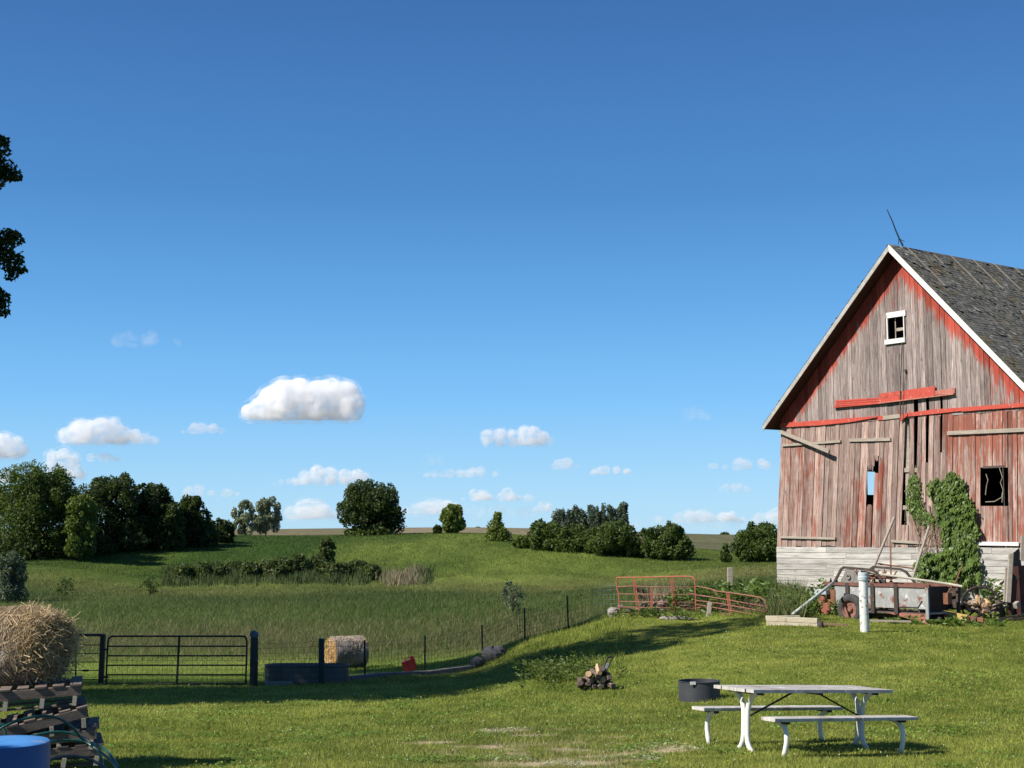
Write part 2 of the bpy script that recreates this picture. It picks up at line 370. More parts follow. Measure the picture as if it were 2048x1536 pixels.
# clover and dandelion heads dotting the lawn
x, y = scatter(600, 14, 45); k = (beyond_fence(x, y) < -1) & ~in_barn(x, y, 1); x, y = x[k], y[k]
clb = MB(); z = ground(x, y)
for i in range(len(x)):
    r = .006+.0003*y[i]; q = (x[i], y[i], z[i]+.055+.03*R.random()); cc = (.5,.5,.36) if R.random() < .6 else (.5,.42,.05)
    clb.add([(q[0]+r,q[1],q[2]),(q[0]-r,q[1],q[2]),(q[0],q[1]+r,q[2]),(q[0],q[1]-r,q[2]),(q[0],q[1],q[2]+r),(q[0],q[1],q[2]-r)],
            [(0,2,4),(2,1,4),(1,3,4),(3,0,4),(2,0,5),(1,2,5),(3,1,5),(0,3,5)], cc)
tag(clb.build('clover_flowers', colmat('petals', .8, .2)), kind='stuff')

# clover and plantain leaves in patches
x, y = scatter(150000, 13, 40); k = (beyond_fence(x, y) < -.5) & ~in_barn(x, y, .5); x, y = x[k], y[k]
pt = vnoise(x, y, .9, 51)*.6+vnoise(x, y, .3, 52)*.4; k = pt > .60; x, y = x[k], y[k]; n = len(x); c, dry = zone(x, y); z = ground(x, y)+NR.uniform(.015, .05, n)
r = (.010+.0004*y)*NR.uniform(.6, 1.3, n); a = NR.uniform(0, 6.28, n); tx = NR.normal(0, .35, n); ty = NR.normal(0, .35, n)
v = np.empty((n, 4, 3))
for q in range(4): dx, dy = np.cos(a+q*np.pi/2)*r, np.sin(a+q*np.pi/2)*r; v[:, q] = np.stack([x+dx, y+dy, z+dx*tx+dy*ty], 1)
cc = np.repeat((c*np.array((.75,1.0,.95))*NR.uniform(.6, 1.25, n)[:, None])[:, None], 4, 1).reshape(-1, 3)
tag(np_mesh('clover_leaves', v.reshape(-1, 3), np.arange(n*4).reshape(-1, 4), m_grass, col=cc), kind='stuff')
# ---------------------------------------------------------------- barn
def woodmat(name, dark, light, red, bright, strength=1.0, white=None):
    """weathered boards; Col = (paint amount, board tone, fresh paint); bco = (across, along, board seed)"""
    m, nt, bs, out = newmat(name); g = NT(nt)
    a = g.n('ShaderNodeAttribute', attribute_name='Col').outputs['Color']; sp = g.n('ShaderNodeSeparateColor'); g.L(a, sp.inputs[0])
    b = g.n('ShaderNodeAttribute', attribute_name='bco').outputs['Vector']
    gr = g.noise(b, 1.0, 5, .6, (34, 1.1, 9)); fi = g.noise(b, 1.0, 3, .6, (130, 3.0, 9)); st = g.noise(b, 1.0, 5, .6, (16, .8, 5)); bl = g.noise(b, 1.0, 4, .6, (4, 1.6, 3))
    col = g.mix(g.ramp(gr, [(.28, 0.0), (.72, 1.0)]), dark, light)
    col = g.mix(g.ramp(fi, [(.30, .75), (.48, 0.0)]), col, tuple(.35*q for q in dark))
    pal = g.noise(b, 1.0, 4, .65, (55, 1.6, 4)); col = g.mix(g.ramp(pal, [(.56, 0.0), (.70, .8)]), col, tuple(min(.72, 1.35*q) for q in light))
    wx = g.noise(b, 1.0, 4, .6, (3, .9, 2)); col = g.mix(g.ramp(wx, [(.52, 0.0), (.70, .55)]), col, tuple(.8*q for q in dark))
    kn = g.n('ShaderNodeTexVoronoi'); mp = g.n('ShaderNodeMapping'); mp.inputs['Scale'].default_value = (5, 1.3, 7); g.L(b, mp.inputs[0]); g.L(mp.outputs[0], kn.inputs['Vector']); kn.inputs['Scale'].default_value = 1.0
    col = g.mix(g.ramp(kn.outputs['Distance'], [(.05, .8), (.10, 0.0)]), col, tuple(.3*q for q in dark))
    amt = g.math('ADD', sp.outputs[0], g.math('MULTIPLY', g.math('SUBTRACT', st, .5), 1.5))
    amt = g.math('ADD', amt, g.math('MULTIPLY', g.math('SUBTRACT', bl, .5), .8)); amt = g.math('ADD', amt, g.math('MULTIPLY', g.math('SUBTRACT', fi, .5), .7))
    mask = g.ramp(amt, [(.42, 0.0), (.62, 1.0)])
    pr = g.mix(sp.outputs[2], red, bright); pr = g.mix(g.math('MULTIPLY', g.ramp(fi, [(.35, .6), (.6, 0.0)]), 1.0), pr, tuple(.5*q for q in red))
    col = g.mix(mask, col, pr)
    if white: col = g.mix(g.ramp(g.noise(b, 1.0, 6, .65, (6.0, 1.1, 3)), [(.40, 0.0), (.66, .9)]), col, white)
    tn = g.n('ShaderNodeCombineColor'); [g.L(sp.outputs[1], tn.inputs[i]) for i in range(3)]
    col = g.mix(1.0, col, tn.outputs[0], 'MULTIPLY')
    g.L(col, bs.inputs['Base Color']); bs.inputs['Roughness'].default_value = .85; bs.inputs['Specular IOR Level'].default_value = .2
    g.bump(g.math('ADD', fi, g.math('MULTIPLY', gr, .6)), bs, .5, .012); return m
M_GABLE = woodmat('weathered_red_boards', (.125,.097,.090), (.42,.35,.33), (.30,.105,.075), (.42,.065,.045))
M_PLANK = woodmat('faded_pink_boards', (.155,.10,.086), (.53,.40,.35), (.26,.105,.075), (.42,.075,.05))
M_LAP = woodmat('peeled_white_siding', (.20,.19,.175), (.50,.48,.45), (.3,.1,.08), (.4,.1,.08), white=(.49,.475,.45))
M_GREYWOOD = pmat('grey_wood', (.27,.23,.19), (.42,.37,.31), 3, .85, (1,1,6), .4)
M_RED = pmat('red_paint', (.44,.060,.040), (.52,.085,.055), 4, .5, (1,1,3), .35, patch=((.34,.26,.23), 7, .60), patch2=((.26,.05,.038), 4, .58))
M_WHITE = pmat('white_paint', (.66,.65,.62), (.76,.75,.72), 5, .6, None, .2, patch=((.36,.33,.30), 7, .66))
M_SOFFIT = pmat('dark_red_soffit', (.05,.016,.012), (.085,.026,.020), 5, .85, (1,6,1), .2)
M_DARKWOOD = pmat('dark_timber', (.07,.055,.045), (.12,.095,.08), 4, .9, None, .3)
def board(mb, bl, br, tl, tr, off, th, tone, paint, seed):
    """bl/br/tl/tr = (s, z) corners; a plank standing out from the wall plane"""
    h = max(tl[1]-bl[1], .01); m = max(1, int(h/.35)); vs = []; cs = []; bs_ = []
    for i in range(m+1):
        t = i/m
        sL = bl[0]+(tl[0]-bl[0])*t; zL = bl[1]+(tl[1]-bl[1])*t; sR = br[0]+(tr[0]-br[0])*t; zR = br[1]+(tr[1]-br[1])*t
        for (s, z, o) in ((sL, zL, off), (sR, zR, off), (sR, zR, off-th), (sL, zL, off-th)):
            vs.append(WP(s, z, o)); pa, fr = paint(s, z); cs.append((pa, tone, fr)); bs_.append((s-sL, z, seed))
    fs = [(0,1,2,3), (m*4+3, m*4+2, m*4+1, m*4)]
    for i in range(m):
        for k in range(4): a = i*4+k; b = i*4+(k+1) % 4; fs.append((a, a+4, b+4, b))
    mb.add(vs, fs, cs, bs_)
def ramp(a, b, x): return min(1, max(0, (x-a)/(b-a)))
BASEZ = P(1551, 1182, 52).z
barn = thing('barn', 'big old red barn with a steep gable, peeling boards and a dark shingle roof', 'barn', WP(0, gz(W0.x, W0.y), 0))
Z_TRIM = lambda s: WS(1563, 850)[1] + (s-S_L)/(WS(2048, 814)[0]-S_L)*(WS(2048, 814)[1]-WS(1563, 850)[1])
def edge_px(u, v): return WS(u, v)
# upper gable boards
def paint_up(s, z):
    dl = (wall_top(s)-z); k = .02
    if s < 0: k = max(k, 1.35-dl/.95) if dl < 1.5 else k
    else: k = max(k, 1.35-dl/1.05) if dl < 1.5 else k
    zt = Z_TRIM(s); k = max(k, .40-.6*(z-zt)) if z-zt < .5 and -2.6 < s < 1.6 else k
    k = max(k, .30-.05*abs(s)) if z > APEX.z-2.6 else k
    if s > 3.2: k = max(k, .42)
    return max(k, .10), 1.0 if k > .5 else .6
mb = MB(); s = S_L; i = 0; winL, winB = WS(1776, 684); winR, winT = WS(1811, 628); lastgap = 0
slots_up = [(WS(1828,815)[0], WS(1836,815)[0]), (WS(1852.5,812)[0], WS(1858.5,812)[0]), (WS(1881,808)[0], WS(1885.5,808)[0])]
zslot = WS(1850, 797)[1]
cuts = sorted([winL, winR] + [q for sl_ in slots_up for q in sl_])
while s < S_R - .02:
    w = R.uniform(.13, .22); e = min(s+w, S_R)
    for c_ in cuts:
        if s+.02 < c_ < e+.07: e = c_; break
    gap = R.choice((.005, .008, .012, .018)) ; tone = R.uniform(.60, 1.22); off = R.uniform(0, .02)
    zt = lambda q: wall_top(q)-.002
    lean = R.uniform(-.012, .012); mid = (s+e)/2; z0 = Z_TRIM(mid)-.1
    pieces = [(z0, None)]
    if winL-.01 < mid < winR+.01: pieces = [(z0, winB), (winT, None)]
    for a, b in slots_up:
        if a < mid < b: pieces = [(zslot+.02, None)]
    for (za, zb) in pieces:
        j = R.uniform(-.02, .02) if zb is None else 0
        tl = (s+gap/2, zt(s+gap/2) if zb is None else zb); tr = (e-gap/2, zt(e-gap/2) if zb is None else zb)
        if min(tl[1], tr[1]) - za > .03: board(mb, (s+gap/2, za), (e-gap/2, za), tl, tr, off, .025, tone, paint_up, i*1.37)
    s = e; i += 1
mb.build('gable_wall', M_GABLE, barn)
# lower plank wall: board edges surveyed along the eave line, lower ends splay to the left
tops = [1563]
while tops[-1] < 1728: tops.append(tops[-1]+R.uniform(7.5, 12))
tops[-1] = 1738; tops += [1752, 1760.5, 1770, 1779, 1789, 1799, 1805, 1810.5, 1818.5, 1828, 1836, 1844, 1852.5, 1858.5, 1868, 1880.5, 1885.5, 1896]
while tops[-1] < 2110: tops.append(tops[-1]+R.uniform(9, 13))
SHIFT = [(1563,-9), (1700,-9.5), (1800,-9), (1810.5,-9.5), (1818.5,-1.5), (1828,-1), (1836,-6), (1852.5,-1), (1858.5,-5.5), (1880.5,-1), (1885.5,-5), (1900,-3), (1960,0), (2110,3)]
def shift(u): return float(np.interp(u, [a for a, _ in SHIFT], [b for _, b in SHIFT]))
VT, VB = 845.0, 1094.0
def lowpt(ut, v):                      # a board line named by its top column, at row v
    return WS(ut + shift(ut)*(v-VT)/(VB-VT), v)
def paint_lo(s, z):
    u_, v_ = projpx(WP(s, z)); k = .30
    if u_ > 1880 and v_ < 905: k = .62
    elif u_ > 1890: k = .50
    if u_ < 1640 and 870 < v_ < 1060: k = .44
    if 1690 < u_ < 1745 and v_ > 960: k = .52
    if 1752 < u_ < 1772 and 920 < v_ < 1030: return .62, .5
    if 1640 < u_ < 1700 and v_ < 1000: k = .22
    if 1770 < u_ < 1812: k = .24
    return k, .15
def projpx(p):
    y = p.y*_cp+(p.z-CZ)*_sp; up = -p.y*_sp+(p.z-CZ)*_cp; return 1024+F*p.x/y, 768-F*up/y
mb = MB()
OPENW = ((1968, 935), (2008, 1012)); gaps = {1810.5, 1828, 1852.5, 1880.5}
for i in range(len(tops)-1):
    a, b = tops[i], tops[i+1]; tone = R.uniform(.62, 1.2); off = R.uniform(-.008, .018); g_ = R.choice((.4, .6, .8, 1.3))*.5
    if a in gaps:
        if a != 1810.5: # a short board closes the slot lower down
            vs_ = {1828: 962, 1852.5: 925, 1880.5: 905}[a]; segs = [(vs_, VB)]
        else: segs = [(1050, VB)]
    elif a == 1738: segs = [(VT, 932), (1014, VB)]
    elif a == 1752: segs = [(VT, 912), (946, VB)]
    elif OPENW[0][0]-3 < (a+b)/2 < OPENW[1][0]+3: segs = [(VT, OPENW[0][1]), (OPENW[1][1], VB)]
    else: segs = [(VT, VB)]
    segs = [(VT-(a-1563)/485*27 if q_[0] == VT else q_[0], q_[1]) for q_ in segs]; isT = lambda v: abs(v-(VT-(a-1563)/485*27)) < .01
    for (va, vb) in segs:
        vb_ = vb + R.uniform(-3, 2) if vb == VB else vb
        if a < 1582 and vb == VB: vb_ = 1107
        ina = .0
        if a == 1738 and va > 1000: ina = 1.6; off = .004
        if a == 1752 and va > 940: off = -.01
        if 1752 <= a < 1756 and va < 900: ina = 0
        tl, tr = lowpt(a+g_+ina, va), lowpt(b-g_-ina, va); bl, br = lowpt(a+g_+ina, vb_), lowpt(b-g_-ina, vb_)
        pass
        board(mb, bl, br, tl, tr, off, .025, tone, paint_lo, i*2.11+7)
        if a == 1738 and va > 1000:    # rounded top of the short board
            mm = lowpt((a+b)/2, va-5); board(mb, tl, tr, (mm[0]-.06, mm[1]), (mm[0]+.06, mm[1]), off, .025, tone, paint_lo, i*2.11+7)
        if a in (1738, 1752) and isT(va):  # ragged broken ends
            for q in range(3):
                u1 = a+1+q*(b-a-3)/3; L1 = R.uniform(5, 16); p1 = lowpt(u1, va+.1)
                board(mb, lowpt(u1+1.2, vb_+L1), lowpt(u1+2.6, vb_+L1*.9), lowpt(u1, vb_-1), lowpt(u1+(b-a-3)/3, vb_-1), off, .02, tone*.9, paint_lo, i*2+q)
mb.build('plank_wall', M_PLANK, barn)
# horizontal lap siding at the foot
mb = MB(); z_top = WS(1700, 1095)[1]; z = BASEZ-.25; k = 0
while z < z_top-.01:
    hgt = .205; zt = min(z+hgt, z_top)
    s0 = S_L-.33; cut = [s0]
    while cut[-1] < S_R: cut.append(min(S_R, cut[-1]+R.uniform(2.2, 4.2)))
    for a, b in zip(cut[:-1], cut[1:]):
        tone = R.uniform(.78, 1.12); n_ = max(2, int((b-a)/.3)); vs = []; cs = []; bs_ = []; sag = R.uniform(-.012, .012)
        for q in range(n_+1):
            ss = a+.004+(b-a-.008)*q/n_; dz = sag*math.sin(q*.7+k)
            for (zz, o) in ((z+dz+.004, .028), (zt+dz+.012, .010), (zt+dz+.012, -.010), (z+dz+.004, -.006)):
                vs.append(WP(ss + (S_L-s0)*0 , zz, o)); cs.append((.02, tone, 0)); bs_.append((zz-z+k*.37, ss*.8, k+a))
        fs = [(0,1,2,3), (n_*4+3, n_*4+2, n_*4+1, n_*4)]
        for q in range(n_):
            for w in range(4): A_ = q*4+w; B_ = q*4+(w+1) % 4; fs.append((A_, B_, B_+4, A_+4))
        mb.add(vs, fs, cs, bs_)
    z += hgt; k += 1
mb.build('lap_siding', M_LAP, barn)
# side and back walls (with the gap in the far side the sky shows through), floor joist shadows inside
mb = MB(); zE = wall_top(S_L); zb = BASEZ-.3
pl0 = WP(S_L, 0, 0); o0 = on_plane(1733, 943, pl0, D_); o1 = on_plane(1751, 990, pl0, D_)
t0, t1 = sorted(((o0-pl0).dot(R_), (o1-pl0).dot(R_))); zo1, zo0 = max(o0.z, o1.z), min(o0.z, o1.z)
def side(s_, t_a, t_b, za, zb_):
    a = WP(s_, 0, 0)+R_*t_a; b = WP(s_, 0, 0)+R_*t_b
    mb.prism([(a.x,a.y,za),(b.x,b.y,za),(b.x,b.y,zb_),(a.x,a.y,zb_)], D_*.03)
side(S_L, .03, t0, zb, zE); side(S_L, t1, BARN_LEN, zb, zE); side(S_L, t0, t1, zb, zo0); side(S_L, t0, t1, zo1, zE)
side(S_R-.03, .03, BARN_LEN, zb, wall_top(S_R)); q = WP(0,0,0)+R_*(BARN_LEN-.03)
mb.prism([(q+D_*S_L).xy.to_3d()+Zv*zb, (q+D_*S_R).xy.to_3d()+Zv*zb, (q+D_*S_R).xy.to_3d()+Zv*wall_top(S_R), q.xy.to_3d()+Zv*wall_top(0), (q+D_*S_L).xy.to_3d()+Zv*zE], R_*.03)
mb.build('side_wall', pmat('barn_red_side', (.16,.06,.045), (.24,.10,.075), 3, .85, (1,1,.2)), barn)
# inside: posts, girts behind the slots and a hay loft
mb = MB()
for s_ in (-3.2, 0, 2.1):
    mb.box(WP(s_, (zb+zE)/2, -.2), D_, R_, Zv, .1, .1, (zE-zb)/2)
for v in (940, 1015): a, b = WS(1790, v), WS(1840, v); mb.beam(WP(a[0], a[1], -.09), WP(b[0], b[1], -.09), .1, .14)
fl = WS(1700, 1092)[1]; c_ = WP((S_L+S_R)/2, fl, -BARN_LEN/2-.1); mb.box(c_, D_, R_, Zv, (S_R-S_L)/2-.08, BARN_LEN/2-.2, .05)
mb.build('timber_frame', M_GREYWOOD, barn)
# roof deck, shingles, trim
RDL = APEX.copy(); back = R_*(BARN_LEN+2*OVER)
rg = on_plane(2048, 538, APEX, D_) - APEX; sag = rg.z/rg.dot(R_)          # slight settling of the ridge
def RP(s_, t_, h=0.0):                 # roof surface point: across s, along t, h above the surface
    sl_ = SLOPE_L if s_ < 0 else SLOPE_R; c_ = 1/math.hypot(1, sl_)
    nrm = (D_*(sl_ if s_ > 0 else -sl_) + Zv)*c_
    q = APEX + D_*s_ - Zv*(sl_*abs(s_)) + R_*t_ + Zv*(sag*t_*.9) + nrm*h; return q
mb = MB(); T1 = BARN_LEN+2*OVER
for sg, ev in ((-1, EAVE_L), (1, EAVE_R)):
    e = 1e-4*sg; a = [RP(e, 0, -.03), RP(ev, 0, -.03), RP(ev, T1, -.03), RP(e, T1, -.03)]
    lo = [RP(e, 0, -.03)-Zv*.14, RP(ev, 0, -.03)-Zv*.14, RP(ev, T1, -.03)-Zv*.14, RP(e, T1, -.03)-Zv*.14]
    mb.add(a+lo, [(0,1,2,3) if sg < 0 else (3,2,1,0), (4,7,6,5) if sg < 0 else (5,6,7,4), (0,4,5,1), (1,5,6,2), (2,6,7,3)])
roof = mb.build('roof', M_SOFFIT, barn)
mb = MB(); L_r = math.hypot(EAVE_R, EAVE_R*SLOPE_R); rows = int(L_r/.135)
for sg, ev, tmax in ((1, EAVE_R, 12.0), (-1, EAVE_L, T1)):
    sl_ = SLOPE_L if sg < 0 else SLOPE_R; Ls = math.hypot(ev, ev*sl_); rows = int(Ls/.14)+1
    if sg < 0: rows_it = range(rows)
    for rw in range(rows):
        s1 = abs(ev)*min(1.008, (rw+1.0)/rows); s0 = abs(ev)*(rw-.25)/rows; s0 = max(s0, 0.003); t = -.03
        while t < tmax:
            w = R.uniform(.10, .22) if sg > 0 else 1.2; te = t+w
            if te > T1: te = T1
            if not (sg > 0 and R.random() < .006):
                lift = R.uniform(.004, .016) + (.03 if R.random() < .05 else 0); ex = R.uniform(-.012, .012); q_ = R.random()
                tone = R.uniform(.55, 1.25); tone = tone*2.0 if q_ < .02 else tone
                b0 = (s1+ex)*sg; a0 = s0*sg; skew = R.uniform(-.008, .008)
                p = [RP(a0, t+.004, .002), RP(a0, te-.004, .002), RP(b0, te-.004+skew, lift), RP(b0, t+.004+skew, lift)]
                d_ = [RP(b0, te-.004+skew, lift-.014), RP(b0, t+.004+skew, lift-.014)]
                mb.add(p+d_, [(0,3,2,1) if sg > 0 else (0,1,2,3), (3,5,4,2) if sg > 0 else (3,2,4,5)], (tone*R.uniform(.95,1.05), tone, tone*R.uniform(.9,1.0)))
            t = te
    if sg > 0: # plain strip beyond the detailed part
        mb.add([RP(.003, tmax, .006), RP(.003, T1, .006), RP(ev, T1, .012), RP(ev, tmax, .012)], [(0,3,2,1)], (.8,.8,.78))
mb.build('shingles', pmat('mossy_grey_shingles', (.098,.092,.080), (.215,.20,.175), 9, .9, None, .5, patch=((.32,.30,.265), 3.0, .58), patch2=((.15,.12,.075), 1.1, .56), usecol=True), roof)
mb = MB()
roofbits = []
for t_, L0, L1 in ((.95, .0, 1.5), (2.35, .1, .5), (3.5, .0, 1.3), (4.9, 0, 1.2), (6.2, 0, 1.1), (7.6, 0, 1.5)):
    roofbits.append(MB()); roofbits[-1].beam(RP(.02+L0, t_, .03), RP(L1, t_+.02, .03), .032, .02)
for s_, t_ in ((.35, 1.9), (.55, 3.0), (2.1, 3.0), (2.15, 3.8), (2.1, 4.6), (2.2, 5.4), (2.6, 6.8), (3.6, 5.6)):
    roofbits.append(MB()); roofbits[-1].beam(RP(s_, t_, .028), RP(s_+.10, t_+.02, .022), .24, .012)
M_BARE = (pmat('bare_pale_wood', (.20,.18,.15), (.30,.27,.225), 5, .85))
for m_ in roofbits: m_.build('roof_batten', M_BARE, roof)
rk = MB(); rk2 = MB()
for sg, ev, m_ in ((-1, EAVE_L, rk), (1, EAVE_R, rk2)):
    a = RP(1e-4*sg, 0, 0); b = RP(ev, 0, 0); o_ = N_*.03
    h_ = .19 if sg > 0 else .15
    m_.prism([a-Zv*.02, b-Zv*.02, b-Zv*(.02+h_*1.35), a-Zv*(.02+h_*1.35)], o_)
rk.build('rake_board', pmat('grey_white_paint', (.30,.285,.26), (.48,.46,.43), 5, .7, None, .2), roof); rk2.build('rake_board', M_WHITE, roof)
# gable window
wn_ = MB()
def frame_px(mb, u0, v0, u1, v1, o, th): a = WS(u0, v0); b = WS(u1, v1); mb.box(WP((a[0]+b[0])/2, (a[1]+b[1])/2, o), D_, R_, Zv, abs(b[0]-a[0])/2, th/2, abs(b[1]-a[1])/2)
for q in ((1774.8, 631, 1778.4, 680), (1808.3, 628, 1811.6, 680), (1774, 626.5, 1813, 631.5), (1772, 680.5, 1812.5, 684.5)): frame_px(wn_, *q, .045, .05 if q[1] < 650 else .09)
win = wn_.build('window', M_WHITE, barn)
wn_ = MB(); frame_px(wn_, 1787, 632, 1790, 680, -.08, .03); frame_px(wn_, 1790.2, 656, 1806, 660, -.08, .028); wn_.build('muntin', M_GREYWOOD, win)
# dark opening low on the right keeps only a thin frame and dead creeper stems
wn_ = MB()
for q in ((1967, 932.5, 2009, 935), (2007.8, 935, 2009.6, 1012)): frame_px(wn_, *q, .02, .05)
opn = wn_.build('window_opening', M_DARKWOOD, barn)
wn_ = MB()
for pts in (((1973,948),(1977,960),(1974,972),(1972,990)), ((2000,936),(2006,955),(2002,965),(2007,980),(2005,1005)), ((1972,1004),(1990,1003),(2004,995),(2006,985))):
    wn_.tube([WP(*WS(*q), .03) for q in pts], .012, 5)
wn_.build('dead_stem', M_GREYWOOD, opn)
# loose trim
def strip(mb, top, bot, off, th):       # polylines (px) top and bottom, stands out from the wall
    n_ = len(top)
    for i in range(n_-1):
        q = [WP(*WS(*p_), off) for p_ in (bot[i], bot[i+1], top[i+1], top[i])]; mb.prism(q, R_*th)
t_ = MB(); strip(t_, [(1562,846.5),(1640,841),(1700,836.5),(1757,832.5)], [(1562,855),(1640,851),(1700,845),(1757,835)], .075, .05)
strip(t_, [(1757,833),(1768,831.5)], [(1757,841),(1768,840)], .05, .03); t_.build('trim_board', M_RED, barn)
t_ = MB(); strip(t_, [(1768,832),(1802,828)], [(1768,840),(1802,836)], .06, .04); t_.build('trim_board', M_GREYWOOD, barn)
t_ = MB(); strip(t_, [(1803,831),(1818,826)], [(1803,843),(1818,832)], .10, .04); strip(t_, [(1818,826),(1870,819),(1926,815)], [(1818,833.5),(1870,828),(1926,822)], .07, .05); t_.build('trim_board', M_RED, barn)
t_ = MB(); strip(t_, [(1926,815),(1980,811),(2110,802)], [(1926,823.5),(1980,819),(2110,810)], .09, .06); t_.build('trim_board', M_RED, barn)
t_ = MB()
for k in range(3): strip(t_, [(1672,801+k*4),(1762,795+k*4)], [(1672,804.2+k*4),(1762,798.2+k*4)], .06+.012*k, .03)
strip(t_, [(1671,814),(1762,806)], [(1671,816),(1762,808)], .13, .1); t_.build('door_track', M_RED, barn)
t_ = MB(); strip(t_, [(1762,787.5),(1803,782)], [(1762,806),(1803,801)], .10, .04); strip(t_, [(1812,781),(1873,772.5)], [(1812,800),(1873,791)], .10, .04); strip(t_, [(1803,783),(1812,782)], [(1803,802),(1812,801)], .085, .03); t_.build('door_track', M_RED, barn)
t_ = MB(); strip(t_, [(1873,782),(1912,776)], [(1873,790),(1912,787)], .08, .05); strip(t_, [(1762,806),(1912,787)], [(1762,808),(1912,789.5)], .15, .11); t_.build('door_track', pmat('track_red', (.40,.07,.05), (.42,.28,.22), 6, .7), barn)
for p0, p1, h_, o_, mt in (((1566,891),(1683,882.5),5,.05,M_GREYWOOD), ((1700,880.5),(1783,878.5),6.5,.05,M_GREYWOOD), ((1897,866.5),(2110,857),7.5,.06,M_GREYWOOD),
                       ((1562,1074),(1673,1077),5,.06,M_GREYWOOD), ((1955,1087),(2040,1088),7,.06,M_WHITE), ((1785,1082),(1846,1086),5,.05,M_GREYWOOD)):
    t_ = MB(); a, b = WS(*p0), WS(*p1); t_.beam(WP(a[0], a[1], o_), WP(b[0], b[1], o_), .05, h_/F*48); t_.build('batten', mt, barn)
t_ = MB(); a, b = WS(1561,863,.1), WS(1659,903,.3); t_.beam(WP(a[0], a[1], .12), WP(b[0], b[1], .32), .07, .13); t_.build('loose_brace', M_GREYWOOD, barn)
t_ = MB(); t_.tube([WP(*WS(1806,686), .05), WP(*WS(1805,780), .12), WP(*WS(1804,838), .10)], .016, 6); t_.tube([WP(*WS(1813,742), .05), WP(*WS(1811,800), .12), WP(*WS(1810,842), .1)], .012, 6)
t_.box(WP(*WS(1813,742), .05), D_, R_, Zv, .03, .05, .05); t_.build('track_cable', M_DARKWOOD, barn)
# bent lightning rod on the ridge
t_ = MB(); b0 = RP(.0, .75, .0); Yr = b0.y
t_.tube([P(1806,492,Yr), P(1799,478,Yr), P(1792,462,Yr), P(1784,441,Yr), P(1774,419,Yr)], [.035,.03,.026,.022,.015], 6)
t_.tube([P(1797,489,Yr), P(1797,478,Yr)], .012, 5); t_.tube([P(1799,478,Yr), P(1809,483,Yr)], .012, 5)
t_.build('lightning_rod', pmat('blued_iron', (.03,.05,.085), (.05,.075,.12), 8, .5, metal=.5), barn)
# ---------------------------------------------------------------- farmyard things
M_TUBE_BLACK = pmat('black_gate_paint', (.010,.012,.014), (.020,.022,.024), 8, .45, None, .1)
M_RUST = pmat('rusty_iron', (.16,.065,.035), (.26,.12,.07), 9, .85, None, .4, patch=((.09,.05,.035), 14, .58))
M_DARKIRON = pmat('dark_iron', (.035,.030,.028), (.075,.055,.045), 9, .75, None, .3, patch=((.16,.075,.045), 8, .6))
M_ORANGE = pmat('orange_gate_paint', (.36,.085,.05), (.46,.14,.08), 6, .6, None, .2, patch=((.24,.13,.09), 7, .54))
M_ORANGE2 = pmat('faded_gate_paint', (.21,.085,.06), (.31,.14,.095), 6, .7, None, .2, patch=((.20,.11,.08), 7, .52))
M_GALV = pmat('galvanised_sheet', (.25,.26,.26), (.42,.425,.42), 3, .6, None, .15, metal=.15, patch=((.60,.61,.62), 6, .60), patch2=((.22,.075,.045), 1.9, .535))
M_POSTPAINT = pmat('flaking_white_paint', (.66,.66,.62), (.80,.80,.77), 6, .6, (1,1,.4), .3, patch=((.20,.20,.19), 7, .56))
M_RUBBER = pmat('old_rubber', (.035,.035,.036), (.075,.073,.07), 7, .9, None, .3)
M_CONCRETE = pmat('concrete', (.13,.125,.115), (.21,.20,.185), 5, .9, None, .4)
M_WIRE = pmat('fence_wire', (.035,.035,.033), (.07,.066,.06), 20, .6, None, 0, metal=.4)

# --- picnic table
fl = {k: G(u, Y) for k, (u, Y) in dict(nl=(1578,16.9), nr=(1813,17.9), bl=(1422,18.0), br=(1643,19)).items()}
tv = ((fl['nr']-fl['nl']) + (fl['br']-fl['bl'])).normalized(); beta = math.radians(30.5)
slope_t = tv.z/math.hypot(tv.x, tv.y)
TT = Vector((math.cos(beta), math.sin(beta), -.052)).normalized(); TE = Vector((-math.sin(beta), math.cos(beta), -.005)); TE = (TE-TT*TE.dot(TT)).normalized(); TU = TT.cross(TE)
_c = P(1608, 1500, 18.05); TCEN = Vector((_c.x, _c.y, gz(_c.x, _c.y)+.0))
def tl(t, e, h): return TCEN + TT*t + TE*e + TU*h
L_T, L_B, X_L = 1.14, 1.16, .94
tab = thing('picnic_table', 'white tube-leg picnic table with weathered plank top and two benches on the lawn', 'picnic table', TCEN)
M_TWHITE = pmat('table_leg_enamel', (.74,.73,.68), (.80,.79,.75), 6, .45, None, .1)
M_TOPWOOD = pmat('weathered_table_plank', (.36,.34,.31), (.58,.56,.52), 3, .75, (1.2,9,1.2), .3, patch=((.30,.24,.19), 3, .55), patch2=((.68,.67,.64), 5, .60))
M_BRACK = pmat('dark_bracket', (.02,.018,.016), (.05,.04,.035), 8, .7)
for k in range(5):
    e = -.30+.15*k; m = MB(); dl = R.uniform(-.012, .012); sag = R.uniform(-.004, .004)
    for q in range(6):
        t0_, t1_ = -L_T+2*L_T*q/6, -L_T+2*L_T*(q+1)/6
        m.beam(tl(t0_+dl, e, .735+sag*math.sin(q*1.3)), tl(t1_+dl, e, .735+sag*math.sin((q+1)*1.3)), .138, .04, TU)
    m.build('table_plank', M_TOPWOOD, tab)
for sg in (-1, 1):
    m = MB(); m.beam(tl(-L_B, .66*sg, .44), tl(L_B, .66*sg, .44), .25, .042, TU); m.build('bench_seat', M_TOPWOOD, tab, bevel=.006)
